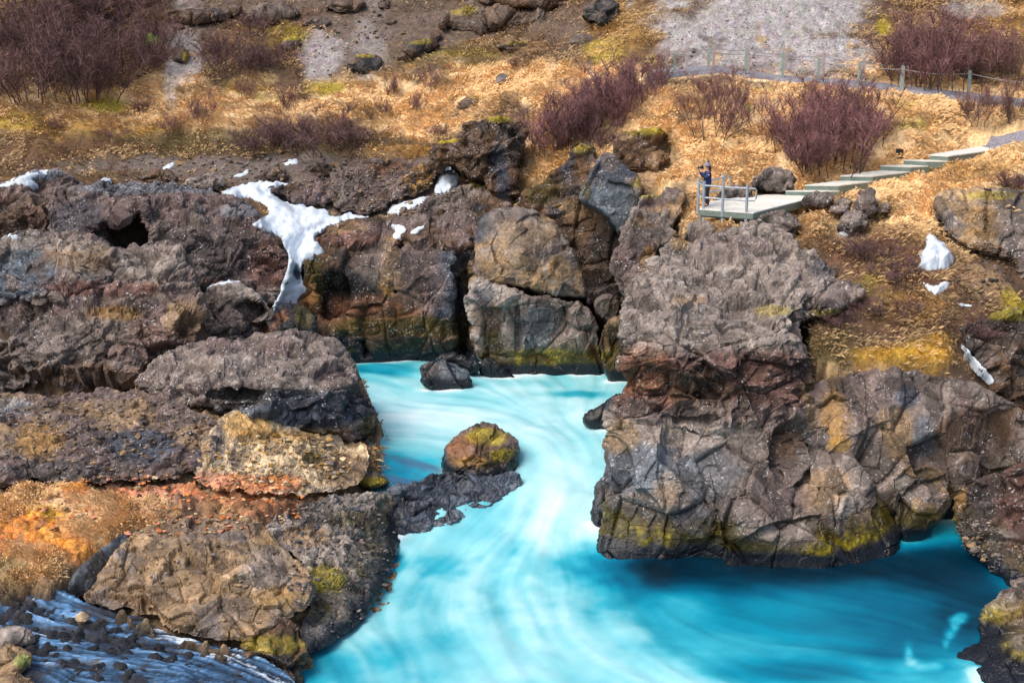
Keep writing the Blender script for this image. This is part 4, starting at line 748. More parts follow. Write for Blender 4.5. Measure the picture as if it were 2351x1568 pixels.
RK('boulder', 'black wet rock tip jutting from the right wall into the pool', 'boulder', [(1335, 965), (1345, 945), (1375, 935), (1400, 915), (1430, 900), (1450, 940), (1440, 980), (1400, 990), (1350, 985)], [(1400, 925, 51.5), (1360, 970, 51), (1430, 940, 51)], 'block', ('dark', 'wet', 'slate'), [], R=.5, thick=1.5, step=2.3, k=.6, speck=.1)
RK('boulder', 'narrow dark wet rock at the left foot of the basalt block', 'boulder', [(1355, 1160), (1362, 1120), (1385, 1095), (1405, 1110), (1405, 1240), (1375, 1240), (1358, 1200)], [(1385, 1110, 45.4), (1370, 1200, 44.2)], 'rough', ('slate', 'wet', 'dark'), [], R=.4, thick=1.2, step=2.3, k=.5, speck=.1)
water_sheet()
zfill('rock', 1)
STREAM = smooth_poly([(-90, 1372), (40, 1352), (130, 1342), (205, 1388), (300, 1402), (400, 1455), (520, 1482), (590, 1505), (640, 1530), (680, 1562), (690, 1660), (-90, 1660)], 1)
def carve_stream(P, col, g):
    u, v, _ = project(P)
    ins = inside(STREAM, u, v); d = edge_dist(STREAM, u, v) * np.where(ins, 1, -1)
    w = sst(-8, 22, d); n = fbm(P, .6, 4, 511, .6)
    P[:, 2] -= w * (.24 - .12 * n)
    wet = C['wet'] * 1.3 + .05 * np.clip(n, 0, 1)[:, None] * np.array([.8, .7, .6])
    col = col * (1 - w[:, None]) + wet * w[:, None]; g = g * (1 - w)
    return P, col, g
G1 = sheet('hillside', -35, 37, .105, 44, 95, .16, HILL_S, 'brown', 200, -.035)
G2 = sheet('river_bank', -19, -1, .07, 29.5, 53, .075, BANK_S, 'tan', 300, .09, carve_stream)

# ------------------------------------------------------------------ the side stream, lower left
def stream_sheet():
    dx = .05
    xs = np.arange(-16, -3.6, dx); ys = np.arange(30.5, 38.6, dx); nx, ny = len(xs), len(ys)
    X, Y = np.meshgrid(xs, ys); x, y = X.ravel(), Y.ravel(); z = ground_z(x, y); P = np.stack([x, y, z], -1)
    u, v, _ = project(P); ins = inside(STREAM, u, v); d = edge_dist(STREAM, u, v) * np.where(ins, 1, -1)
    a = vnoise(P, 2.0, 611) * .6 - .42; wx, wy = np.cos(a), np.sin(a)
    l1 = flow_lic(x, y, wx, wy, nx, ny, dx, 11, 14, 2); l2 = flow_lic(x, y, wx, wy, nx, ny, dx, 12, 18, 5)
    n = fbm(P, .7, 4, 612, .6); l0 = flow_lic(x, y, wx, wy, nx, ny, dx, 13, 26, 1); bed = fbm(P * np.array([.6, 1, 1]), .5, 4, 615, .65)
    P[:, 2] += -.11 + .026 * l2 + .016 * l1 + .08 * n + .02 * fbm(P, .14, 2, 613)
    # the main thread of white water
    tx = np.array([130, 260, 400, 480, 540, 620, 700]); ty = np.array([1420, 1410, 1452, 1490, 1500, 1545, 1575])
    th = np.exp(-((v - np.interp(u, tx, ty)) / 13) ** 2) * sst(220, 420, u)
    f = .42 * l1 + .16 * l2 + .35 * n - .95 + 1.6 * th
    f = f + .34 * l0
    w = sst(.08, 1.1, f)
    g_ = .55 * l1 + .45 * l2 + .6 * n; base = np.stack([np.interp(g_, [-1.2, 0, 1.2], c) for c in ((.014, .030, .090), (.020, .070, .20), (.034, .130, .37))], -1)
    base *= (1 + .35 * l0)[:, None].clip(.3, 2); bw_ = (sst(.08, .25, bed) * .8)[:, None]; base = base * (1 - bw_) + np.array([.030, .026, .028]) * bw_
    col = base * (1 - w[:, None]) + np.array([.62, .72, .82]) * w[:, None]
    F = grid_faces(nx, ny); F = F[(d[F] > -6).all(1)]
    me = make_mesh('stream', P, [F], np.concatenate([col, w[:, None]], 1), True)
    m, nt, bs = nodes_mat('stream_water')
    at = N(nt, 'ShaderNodeAttribute', attribute_name='col'); nt.links.new(at.outputs['Color'], bs.inputs['Base Color'])
    bs.inputs['Roughness'].default_value = .45; bs.inputs['Specular IOR Level'].default_value = .22
    o = link('stream', me, m); tag(o, kind='structure'); zput(P[ins])
stream_sheet()
zfill('all'); zfill('ground')

# ------------------------------------------------------------------ snow patches lying on the rocks
def snow_material():
    m, nt, bs = nodes_mat('old_snow')
    ge = N(nt, 'ShaderNodeNewGeometry'); n1 = N(nt, 'ShaderNodeTexNoise', Scale=2.5, Detail=6.0, Roughness=.7); nt.links.new(ge.outputs['Position'], n1.inputs['Vector'])
    k = mrange(nt, n1.outputs[0], .3, .7, 0, 1); c = mixc(nt, k, (.44, .53, .63), (.66, .72, .78)); nt.links.new(c, bs.inputs['Base Color'])
    n2 = N(nt, 'ShaderNodeTexNoise', Scale=7.0, Detail=5.0, Roughness=.75); nt.links.new(ge.outputs['Position'], n2.inputs['Vector'])
    c = mixc(nt, mrange(nt, n2.outputs[0], .56, .72, 0, .55), c, (.30, .28, .26)); nt.links.new(c, bs.inputs['Base Color'])
    bs.inputs['Roughness'].default_value = .6
    b = N(nt, 'ShaderNodeBump', Strength=.5, Distance=.08); nt.links.new(n1.outputs[0], b.inputs['Height']); nt.links.new(b.outputs[0], bs.inputs['Normal'])
    return m
M_SNOW = snow_material()
def minf(A, n=1):
    for _ in range(n):
        B = np.pad(A, 1, mode='edge'); A = np.minimum.reduce([B[1:-1, 1:-1], B[:-2, 1:-1], B[2:, 1:-1], B[1:-1, :-2], B[1:-1, 2:]])
    return A
TS = blur(minf(ZB['all'], 1), 2)
SNOWP = []
def snow(label, poly, th=.22, seed=1, step=2.2, name='snow_patch'):
    sp = fractal_poly(smooth_poly(poly, 1), seed + 900, .13, 5.0); u0, v0 = sp.min(0) - step; u1, v1 = sp.max(0) + step
    uu, vv = np.meshgrid(np.arange(u0, u1 + step, step), np.arange(v0, v1 + step, step * .8)); ny, nx = uu.shape; uf, vf = uu.ravel(), vv.ravel()
    ins = inside(sp, uf, vf); ed, eu, ev = nearest_on(sp, uf, vf); sn = ~ins & (ed < step * .75)
    uf = np.where(sn, eu, uf); vf = np.where(sn, ev, vf); ins |= sn
    F = grid_faces(nx, ny); F = F[ins[F].all(1)][:, ::-1]
    if not len(F): return
    SNOWP.append(sp); used = np.zeros(len(uf), bool); used[F.ravel()] = True; rm = np.cumsum(used) - 1; F = rm[F]; uf, vf = uf[used], vf[used]; ed = np.where(ins, ed, 0)[used]; ed = np.where(sn[used], 0, ed)
    x, y, z = ray(uf, vf)
    fi = (uf + 170) / ZCELL - .5; fj = (vf + 170) / ZCELL - .5; i = np.clip(fi.astype(int), 0, ZW - 2); j = np.clip(fj.astype(int), 0, ZH - 2); a, b = fi - i, fj - j
    t = (TS[j, i] * (1 - a) * (1 - b) + TS[j, i + 1] * a * (1 - b) + TS[j + 1, i] * (1 - a) * b + TS[j + 1, i + 1] * a * b)
    e = np.clip(ed / 16, 0, 1) ** .6
    P = np.stack([x * t, y * t, CAMZ + z * t], -1)
    th = th * .42; up = th * e * (1 + .9 * fbm(P, .6, 4, seed, .6)) + .02
    sink = (1 - e) * .10
    P += np.stack([x * 0, -y * (up * .6 - sink * .4), up * .8 - sink], -1)
    E = np.concatenate([F[:, [0, 1]], F[:, [1, 2]], F[:, [2, 3]], F[:, [3, 0]]]); kk = np.sort(E, 1); kk = kk[:, 0].astype(np.int64) * len(P) + kk[:, 1]
    _, inv, cnt = np.unique(kk, return_inverse=True, return_counts=True); BE = E[cnt[inv] == 1]; bv = np.unique(BE); bm = np.full(len(P), -1); bm[bv] = np.arange(len(bv)) + len(P)
    V = np.concatenate([P, P[bv] + np.array([0, .12, -.16])])
    side = np.stack([BE[:, 1], BE[:, 0], bm[BE[:, 0]], bm[BE[:, 1]]], -1)
    o = link(name, make_mesh(name, V, [F, side], None, True), M_SNOW); tag(o, label, 'snow', 'old snow lying on the rocks')
    rebase(o, (P[:, 0].mean(), P[:, 1].mean(), P[:, 2].min()))
snow('largest snow field, pouring down as a tongue between dark rocks', [(497, 440), (540, 425), (590, 412), (640, 418), (700, 417), (640, 428), (612, 436), (650, 455), (690, 472), (752, 478), (757, 494), (845, 491), (848, 497), (780, 505), (740, 520), (715, 545), (748, 572), (738, 582), (700, 590), (688, 615), (694, 640), (706, 664), (682, 680), (684, 706), (650, 711), (620, 706), (640, 680), (645, 650), (664, 600), (655, 560), (630, 530), (570, 515), (600, 500), (622, 480), (590, 452)], .3, 1)
snow('thin curved snow sheet on the rock at the far left edge', [(-20, 430), (20, 408), (60, 396), (130, 386), (105, 397), (66, 406), (92, 424), (70, 429), (45, 416), (0, 428)], .12, 2)
snow('thin white snow strip on the slab left of the small black cave', [(468, 658), (500, 645), (553, 639), (548, 648), (490, 657)], .10, 3)
snow('hanging snow lump under the tall pinnacle', [(995, 442), (1003, 415), (1014, 395), (1030, 376), (1050, 393), (1057, 408), (1038, 430), (1012, 440)], .5, 4)
snow('snow strip among pebbles just below the hanging snow lump', [(884, 482), (920, 462), (990, 443), (972, 460), (940, 475), (900, 488)], .14, 5)
snow('small snow blob drooping over the edge of the cliff', [(893, 511), (922, 511), (936, 525), (912, 549), (897, 542), (911, 524)], .18, 6)
snow('small snow sliver beside the drooping snow blob', [(938, 531), (958, 518), (977, 513), (974, 521), (952, 536)], .12, 7)
snow('large triangular snow patch on the right-hand slope', [(2130, 526), (2152, 545), (2188, 580), (2190, 610), (2150, 619), (2097, 623), (2116, 596), (2107, 575), (2126, 570)], .6, 8)
snow('hook-shaped snow patch below the large triangular one', [(2104, 630), (2118, 645), (2150, 656), (2165, 641), (2187, 645), (2172, 666), (2152, 681), (2128, 664)], .34, 9)
snow('flat narrow snow strip on the rubble near the right edge', [(2180, 691), (2216, 691), (2248, 702), (2215, 706)], .12, 10)
snow('long snow streak in the gully at the right edge', [(2190, 776), (2216, 789), (2247, 825), (2272, 850), (2288, 876), (2265, 866), (2234, 831), (2208, 801)], .08, 11)
snow('tiny snow patch in straw grass above the pale ledge', [(1925, 528), (1940, 528), (1952, 537), (1932, 540)], .10, 12)
snow('two-lobed snow remnant under the dark bank', [(370, 386), (384, 374), (398, 368), (402, 376), (384, 387)], .12, 13)
snow('small snow remnant between stones left of the big snow field', [(530, 402), (556, 393), (570, 383), (572, 397), (552, 404)], .12, 14)
snow('white snow cap on stones at the back of the debris strip', [(645, 374), (660, 362), (684, 360), (686, 374), (662, 378)], .15, 15)
snow('little snow patch on top of the cave rock', [(228, 412), (238, 403), (256, 407), (252, 414)], .10, 16)
snow('snow scrap at the left edge beside the pale slab', [(12, 540), (22, 530), (44, 536), (40, 546), (20, 546)], .10, 17)

# ------------------------------------------------------------------ loose stones
import bmesh
def ico(sub):
    bm = bmesh.new(); bmesh.ops.create_icosphere(bm, subdivisions=sub, radius=1.0)
    V = np.array([v.co for v in bm.verts]); F = np.array([[v.index for v in f.verts] for f in bm.faces]); bm.free(); return V, F
def stone_shape(sub, seed, rough=.35):
    V, F = ico(sub); rng = np.random.default_rng(seed)
    for _ in range(9):                                    # cut flat faces
        n = rng.normal(size=3); n /= np.linalg.norm(n); h = rng.uniform(.55, .85)
        dp = V @ n; m = dp > h; V[m] -= np.outer(dp[m] - h, n)
    V = V * (1 + rough * .4 * fbm(V + seed * 3.1, .9, 3, seed))[:, None]
    return V * np.array([1, .85, .7]), F
STONES = []
for k in range(8):
    V, F = stone_shape(3, 40 + k); n = fbm(V + k, .5, 3, k)
    for tone in ('grey', 'tan', 'dark'):
        col = C[tone] * (1 + .5 * n)[:, None] * 1.15
        STONES.append(make_mesh('stone', V, [F], np.concatenate([col, np.ones((len(V), 1))], 1)))
rngS = np.random.default_rng(5)
def stone(u, v, wpx, tone=0, label='', group=None, w='all', name='stone', cat='stone', flat=1.0):
    p = hit(u, v, w); t = project(p)[2]
    if p[2] < water_z(p[1]) + .1 or t > 200: return
    s = wpx / FPX * float(t) / 2
    me = STONES[int(rngS.integers(8)) * 3 + tone]
    o = link(name, me, M_ROCK); o.location = (p[0], p[1], p[2] + s * .1)
    o.scale = (s * rngS.uniform(.9, 1.15), s * rngS.uniform(.8, 1.1), s * rngS.uniform(.75, 1.05) * flat); o.rotation_euler = (rngS.uniform(-.3, .3), rngS.uniform(-.3, .3), rngS.uniform(0, 6.28))
    tag(o, label, cat, group); return o
def hill_rock(label, poly, pal=('brown', 'dark', 'grey'), style='smooth', spl=(), R=.5, seed=1, k=.8):
    p = np.array(poly, float); lo = p[p[:, 1].argmax()]; Y = float(hit(*lo, 'ground')[1])
    top = p[p[:, 1].argmin()]
    return RK('boulder', label, 'boulder', poly, [(lo[0], lo[1], Y - .2), (top[0], top[1], Y + .25 + (lo[1] - top[1]) / FPX * Y * .7), (p[:, 0].mean(), p[:, 1].mean(), Y - .1)], style, pal, spl, R=R, thick=1.5, step=2.2, k=k, wetline=False, speck=.4)
hill_rock('long brown rock ledge across the upper hillside, right of centre', [(1008, 70), (1010, 40), (1037, 20), (1117, 5), (1217, 20), (1284, 30), (1306, 47), (1250, 68), (1167, 70), (1100, 84), (1060, 70)], ('stony', 'soil', 'brown'), 'face', [(1060, 25, 30, 10, 'moss', .5)], .8, k=1.1)
hill_rock('layered rock step above the long ledge, at the top edge', [(1100, 10), (1110, -15), (1200, -25), (1320, -15), (1330, 10), (1280, 24), (1200, 16)], ('brown', 'grey', 'soil'), 'face', (), .6)
hill_rock('dark rounded rock at the foot of the grey scree, mossy on top', [(792, 158), (800, 140), (822, 124), (860, 122), (882, 136), (876, 160), (840, 172), (808, 170)], ('soil', 'dark', 'brown'), 'smooth', [(840, 126, 24, 7, 'moss', .7)])
hill_rock('brown rock with moss hanging from it, right of the scree', [(905, 138), (920, 112), (950, 95), (1000, 86), (1010, 110), (975, 128), (930, 145)], ('soil', 'dark', 'brown'), 'smooth', [(960, 96, 30, 8, 'moss', .5)])
hill_rock('smooth grey-brown boulder alone on the upper slope near the scree', [(1303, 98), (1322, 81), (1345, 78), (1366, 82), (1376, 97), (1352, 108), (1318, 109)], ('grey', 'brown', 'grey'), 'smooth', (), .6, k=.4)
hill_rock('squarish grey boulder in straw grass behind the pinnacle', [(1136, 194), (1138, 176), (1150, 167), (1166, 172), (1170, 190), (1152, 198)], ('grey', 'brown', 'grey'), 'smooth', (), .4, k=.4)
hill_rock('brown boulder with moss cap just above the pinnacle', [(1048, 250), (1056, 234), (1076, 220), (1102, 222), (1106, 240), (1090, 252), (1066, 255)], ('soil', 'brown', 'grey'), 'smooth', [(1095, 220, 16, 6, 'moss', .8)], .5, k=.5)
hill_rock('low brown stone beside the pinnacle, sunk in grass', [(1028, 276), (1040, 263), (1062, 262), (1072, 268), (1056, 276)], ('soil', 'brown', 'grey'), 'smooth', (), .3, k=.4)
hill_rock('dark overhanging rock ledge at the top, left of the scree', [(370, 44), (372, 24), (434, 20), (500, 26), (540, 12), (556, 18), (530, 42), (477, 52), (436, 62), (400, 52)], ('soil', 'brown', 'dark'), 'face', (), .6, k=.8)
hill_rock('rounded boulder fallen below the dark overhanging ledge', [(382, 62), (395, 52), (418, 56), (428, 66), (408, 72)], ('soil', 'brown', 'grey'), 'smooth', (), .4, k=.4)
hill_rock('upright brown block with moss at its right side in the scree gully', [(394, 142), (397, 112), (412, 104), (430, 112), (434, 136), (420, 148)], ('soil', 'dark', 'brown'), 'smooth', [(428, 134, 8, 12, 'moss', .9)], .4, k=.5)
hill_rock('brown block left of the scree gully beneath the green patch', [(356, 136), (362, 114), (380, 112), (388, 128), (374, 142)], ('soil', 'brown', 'dark'), 'smooth', (), .4, k=.5)
hill_rock('dark stone low on the left of the gully', [(308, 172), (318, 158), (332, 162), (330, 176), (316, 180)], ('soil', 'dark', 'brown'), 'smooth', (), .3, k=.4)
hill_rock('dark boulder at the top edge above the scree fan', [(864, 22), (868, 0), (890, -10), (900, 4), (892, 26)], ('dark', 'soil', 'brown'), 'block', (), .4, k=.6)
hill_rock('flat brown slab on the scree fan near the top', [(880, 52), (892, 42), (912, 44), (908, 56), (888, 58)], ('brown', 'soil', 'grey'), 'smooth', (), .3, k=.4)
hill_rock('small mossy hummock rock on the central slope', [(1180, 88), (1186, 80), (1200, 82), (1202, 92), (1190, 96)], ('soil', 'brown', 'grey'), 'smooth', (), .3, k=.4)
hill_rock('dark layered rocks at the top edge right of the long ledge', [(1330, 50), (1340, 10), (1380, -10), (1420, 5), (1425, 40), (1390, 62)], ('dark', 'soil', 'stony'), 'block', (), .4, k=.8)
hill_rock('brown hummock rock just left of the long ledge', [(952, 96), (965, 72), (990, 64), (1012, 72), (1014, 90), (985, 102)], ('soil', 'brown', 'stony'), 'smooth', (), .4, k=.7)
hill_rock('long low brown rock in the stony slope above the gully shrub', [(686, 62), (705, 42), (740, 36), (766, 50), (742, 68)], ('stony', 'brown', 'soil'), 'block', (), .4, k=.7)
hill_rock('moss-topped knob of rock on the brown slope left of the scree fan', [(640, 110), (650, 88), (676, 80), (694, 92), (690, 112), (664, 120)], ('soil', 'brown', 'dark'), 'smooth', [(668, 84, 26, 10, 'moss', .9)], .4, k=.6)
hill_rock('brown rock outcrop in the stony slope below the top edge, centre left', [(560, 40), (580, 18), (630, 8), (676, 16), (690, 36), (650, 50), (600, 54)], ('stony', 'soil', 'brown'), 'block', (), .4, k=.8)
hill_rock('dark rock rib at the top edge above the stony slope', [(740, 22), (760, 2), (800, -8), (836, 4), (830, 26), (780, 34)], ('soil', 'dark', 'stony'), 'block', (), .4, k=.8)
hill_rock('brown ledge above the straw grass, beneath the long rock ledge', [(1130, 112), (1150, 98), (1210, 92), (1250, 100), (1240, 116), (1180, 122)], ('stony', 'soil', 'brown'), 'block', [(1190, 96, 40, 6, 'moss', .5)], .4, k=.7)
hill_rock('grey stone left of the big snow field at the bank foot', [(590, 418), (594, 388), (620, 378), (652, 384), (660, 408), (632, 420)], ('grey', 'mauve', 'brown'), 'rough', (), .5, k=.7)
hill_rock('brown domed rock in front of the dark bank on the left', [(318, 418), (326, 396), (356, 384), (396, 388), (410, 408), (384, 424)], ('brown', 'mauve', 'grey'), 'rough', (), .5, k=.7)
hill_rock('flat grey rock shelf left of the snow field', [(404, 432), (430, 410), (470, 398), (510, 400), (518, 424), (494, 442), (450, 446)], ('pale', 'grey', 'mauve'), 'rough', (), .5, k=.7)
hill_rock('low brown rock at the foot of the bank above the low lava rock', [(690, 398), (700, 380), (740, 372), (772, 380), (768, 402), (730, 408)], ('mauve', 'brown', 'grey'), 'rough', (), .4, k=.7)
hill_rock('pale grey flat boulder lying in the side stream at the left edge', [(-40, 1470), (-10, 1442), (30, 1434), (70, 1440), (84, 1462), (76, 1482), (30, 1490), (-30, 1490)], ('pale', 'grey', 'pale'), 'smooth', (), .4, k=.4)
hill_rock('mossy tan stone under the pale boulder in the stream', [(-20, 1530), (-6, 1492), (30, 1484), (56, 1500), (52, 1530), (20, 1545)], ('tan', 'brown', 'grey'), 'rough', [(50, 1515, 20, 16, 'green', .5)], .4, k=.6)
hill_rock('little tan stone poking out of the stream', [(178, 1424), (184, 1410), (198, 1408), (206, 1422), (196, 1432)], ('tan', 'cream', 'grey'), 'rough', (), .2, k=.4)
hill_rock('pale brown lump on straw at the lower left corner', [(-20, 1580), (0, 1552), (40, 1545), (70, 1560), (74, 1600), (-20, 1610)], ('tan', 'brown', 'grey'), 'rough', (), .4, k=.5)
hill_rock('small white-grey rock on the dark gravel left of the orange soil', [(236, 1078), (244, 1066), (276, 1062), (280, 1072), (260, 1086)], ('pale', 'bluegrey', 'pale'), 'block', (), .25, k=.4)
hill_rock('black wet rock foot under the tip of the snow tongue', [(596, 790), (604, 740), (622, 712), (650, 706), (690, 700), (722, 720), (726, 780), (690, 810), (630, 810)], ('dark', 'wet', 'rust'), 'face', [(700, 720, 24, 30, 'olive', .7)], .5)
zones = [  # centre, spread, number, size, tones, what the stone is and lies on
    ((590, 382), (170, 20), 36, (8, 20), (0, 0, 1, 2), 'loose stone on the debris strip below the hillside', 'stones on the debris strip'),
    ((930, 468), (40, 14), 8, (10, 24), (0, 1), 'rounded pebble by the snow strip below the pinnacle', 'pebbles beside the snow strip'),
    ((2265, 630), (55, 55), 30, (8, 18), (1, 0, 2), 'broken stone on the right rubble slope', 'stones on the right rubble slope'),
    ((2225, 1250), (60, 55), 30, (10, 26), (0, 1, 2), 'fallen block in the rubble at the basin corner', 'blocks in the basin corner'),
    ((2010, 845), (90, 20), 9, (8, 18), (0, 2), 'stone half sunk in the mossy shelf', 'stones on the mossy shelf'),
    ((330, 1020), (110, 40), 18, (10, 24), (0, 2, 1), 'loose stone on the gravelly ledge', 'stones on the gravelly ledge'),
    ((850, 90), (90, 65), 24, (6, 14), (0, 1, 2), 'loose rock on the stony slope above the straw grass', 'rocks on the stony slope'),
    ((1560, 130), (40, 60), 14, (6, 14), (2, 0, 1), 'flat stone left of the large scree fan', 'stones beside the large scree')]
TONE = ('grey', 'tan', 'dark'); USED = set()
for (c0, sp_, n_, sz, tones, lab, grp) in zones:
    made = []
    for k in range(n_):
        u, v, w_, tn = c0[0] + rngS.normal() * sp_[0] * .6, c0[1] + rngS.normal() * sp_[1] * .6, rngS.uniform(*sz), tones[k % len(tones)]
        o = stone(u, v, w_, tn, lab, grp)
        if o: made.append((o, u, v, w_, tn))
    if not made: continue
    U = sorted(m[1] for m in made); Vv = sorted(m[2] for m in made); W_ = sorted(m[3] for m in made); n = len(made)
    for (o, u, v, w_, tn) in made:
        sz_ = 'small' if w_ < W_[n // 3] else ('large' if w_ >= W_[2 * n // 3] else 'medium'); iu = sum(x < u for x in U) * 5 // n
        hp = ('far left end', 'left part', 'middle', 'right part', 'far right end')[iu]; vp = 'upper' if v < Vv[n // 2] else 'lower'
        lb = f"{sz_} {TONE[tn]} {lab}, {vp} {hp}"
        if lb in USED: bpy.data.objects.remove(o); continue      # one stone to a description
        USED.add(lb); o['label'] = lb
def rubble(name, cu, cv, ru, rv, n, sz, tones, seed, w='all'):
    V0, F0 = stone_shape(1, seed, .5); rng = np.random.default_rng(seed); a = rng.uniform(0, 6.28, n); r = np.sqrt(rng.random(n))
    u, v = cu + ru * r * np.cos(a), cv + rv * r * np.sin(a); P = hit(u, v, w); t = project(P)[2]
    ok = (t < 200) & (t > 5) & (P[:, 2] > water_z(P[:, 1]) + .12); P, t = P[ok], t[ok]; n = len(P)
    s = (sz[0] + (sz[1] - sz[0]) * rng.random(n) ** 3) / FPX * t / 2
    b = rng.uniform(0, 6.28, n); cb, sb = np.cos(b), np.sin(b)
    Q = V0[None] * (s[:, None, None] * rng.uniform(.5, 1.3, (n, 1, 3)) * np.array([1.1, 1.0, .6]))
    Q = np.stack([Q[..., 0] * cb[:, None] - Q[..., 1] * sb[:, None], Q[..., 0] * sb[:, None] + Q[..., 1] * cb[:, None], Q[..., 2]], -1) + P[:, None]
    F = (F0[None] + (np.arange(n) * len(V0))[:, None, None]).reshape(-1, 3)
    tc = np.array([C[k] for k in tones])[rng.integers(len(tones), size=n)] * rng.uniform(.6, 1.5, (n, 1))
    o = link(name, make_mesh(name, Q.reshape(-1, 3), [F], np.concatenate([np.repeat(tc, len(V0), 0), np.ones((n * len(V0), 1))], 1)), M_BARE)
    tag(o, kind='stuff'); return o
rubble('scree_gravel', 1760, 70, 240, 130, 2800, (2, 7), ('scree', 'scree', 'grey', 'pale', 'bluegrey'), 71, 'ground')
rubble('scree_gravel', 700, 70, 320, 110, 1900, (2, 9), ('stony', 'grey', 'dark', 'tan', 'soil', 'brown'), 72, 'ground')
rubble('bank_gravel', 560, 390, 420, 40, 1300, (3, 12), ('grey', 'dark', 'pale', 'tan'), 73)
rubble('plateau_gravel', 890, 440, 150, 55, 700, (4, 16), ('grey', 'stony', 'pale', 'tan', 'dark'), 81)
rubble('slope_rubble', 2265, 630, 80, 75, 1500, (3, 9), ('tan', 'tan', 'grey', 'dark', 'rust'), 74)
rubble('basin_rubble', 2230, 1260, 80, 70, 700, (4, 14), ('grey', 'dark', 'pale', 'slate'), 75, 'rock')
rubble('orange_gravel', 330, 1160, 380, 70, 1500, (4, 20), ('orange', 'pink', 'rust', 'cream', 'tan', 'brown'), 76)
rubble('cream_gravel', 650, 1055, 170, 60, 420, (6, 26), ('cream', 'cream', 'pale', 'tan', 'ochre'), 77)
rubble('ledge_gravel', 230, 1000, 280, 90, 700, (5, 20), ('mauve', 'tan', 'grey', 'pale', 'brown'), 78)
rubble('shore_gravel', 790, 1300, 130, 170, 450, (6, 22), ('pale', 'grey', 'slate', 'dark'), 79)
rubble('mound_gravel', 480, 1330, 230, 120, 160, (6, 26), ('tan', 'tan', 'grey', 'pale', 'brown'), 80)
# ------------------------------------------------------------------ dry grass
def grass(name, G, seed, n, hmin, hmax, sel=None, width=.02, bright=1.15, strawy=0.0, lean0=.6):
    P, col, g = G['P'], G['col'], G['gr']; rng = np.random.default_rng(seed)
    u, v, t = project(P); vis = (u > -80) & (u < 2560) & (v > -60) & (v < 1640) & (t < hit_t(u, v) + 1.2)
    w = np.where(vis, np.clip(g - .05, 0, 1), 0) * sst(-.35, .35, fbm(P, .7, 3, seed + 3)) ** .7
    if sel is not None: w = w * sel(u, v)
    for sp in SNOWP:
        lo, hi = sp.min(0) - 4, sp.max(0) + 4; b_ = (u > lo[0]) & (u < hi[0]) & (v > lo[1]) & (v < hi[1] + 6); k_ = np.where(b_)[0]
        if len(k_): w[k_[inside(sp, u[k_], v[k_]) | inside(sp, u[k_], v[k_] - 8)]] = 0
    nb = 8; p = w / w.sum(); idx = rng.choice(len(P), n * nb, p=p)
    B = P[idx] + rng.normal(size=(n * nb, 3)) * np.array([.06, .08, 0]); base = B
    L = rng.uniform(hmin, hmax, n * nb) * rng.uniform(.55, 1.1, n * nb)
    comb = fbm(base, 1.6, 2, seed + 8) * 2.2 - 1.57 + rng.normal(size=n * nb) * .45
    lean = rng.uniform(lean0, 1.4, n * nb)
    d = np.stack([np.cos(comb) * np.sin(lean), np.sin(comb) * np.sin(lean), np.cos(lean)], -1)
    a = rng.uniform(0, 6.28, n * nb); side = np.stack([np.cos(a), np.sin(a) * .4, 0 * a], -1) * (width * rng.uniform(.6, 1.3, n * nb))[:, None]
    mid = B + d * (L * .6)[:, None] + np.array([0, 0, .02]); tip = mid + (d + np.array([0, 0, -.7])) * (L * .4)[:, None]
    V = np.stack([B - side, B + side, mid + side * .8, tip], 1).reshape(-1, 3)
    k = np.arange(n * nb)[:, None] * 4
    c = col[idx] * bright; mixw = rng.uniform(0, .55, (n * nb, 1)) + strawy; c = c * (1 - mixw) + C['straw'] * 1.15 * mixw
    c = c * rng.uniform(.7, 1.25, (n * nb, 1))
    o = link(name, make_mesh(name, V, [k + np.array([[0, 1, 2, 3]])], np.repeat(c, 4, 0)), M_GRASS)
    tag(o, kind='stuff'); return o
def hit_t(u, v):
    i = np.clip(((u + 170) / ZCELL).astype(int), 0, ZW - 1); j = np.clip(((v + 170) / ZCELL).astype(int), 0, ZH - 1)
    return ZB['all'][j, i]
grass('hillside_grass', G1, 900, 31000, .18, .48, None, .0085, 1.4, .15)
grass('slope_grass', G1, 901, 11000, .06, .17, lambda u, v: (v > 510) * 1.0, .0065, 1.45, 0.0, .2)
grass('bank_grass', G2, 902, 2400, .10, .30, lambda u, v: (u < 560) * (v > 1090) * 1.0, .0075, 1.3, .5, .25)

# ------------------------------------------------------------------ bare shrubs and birches
def tubes(segs, sides=4):
    """segs: list of (points (k,3), radii (k)) -> one mesh's vertices and faces"""
    Vs = []; Fs = []; off = 0
    ang = np.arange(sides) / sides * 6.2832
    for pts, rad in segs:
        pts = np.asarray(pts, float); d = np.gradient(pts, axis=0); d /= np.linalg.norm(d, axis=1, keepdims=True) + 1e-9
        ref = np.where(np.abs(d[:, 2:3]) > .9, np.array([[1., 0, 0]]), np.array([[0, 0, 1.]]))
        a = np.cross(d, ref); a /= np.linalg.norm(a, axis=1, keepdims=True) + 1e-9; b = np.cross(d, a)
        r = np.asarray(rad)[:, None, None]
        ring = pts[:, None] + r * (np.cos(ang)[None, :, None] * a[:, None] + np.sin(ang)[None, :, None] * b[:, None])
        k = len(pts); Vs.append(ring.reshape(-1, 3)); i = np.arange(k * sides).reshape(k, sides) + off
        Fs.append(np.stack([i[:-1], np.roll(i[:-1], -1, 1), np.roll(i[1:], -1, 1), i[1:]], -1).reshape(-1, 4)); off += k * sides
    return np.concatenate(Vs), np.concatenate(Fs)
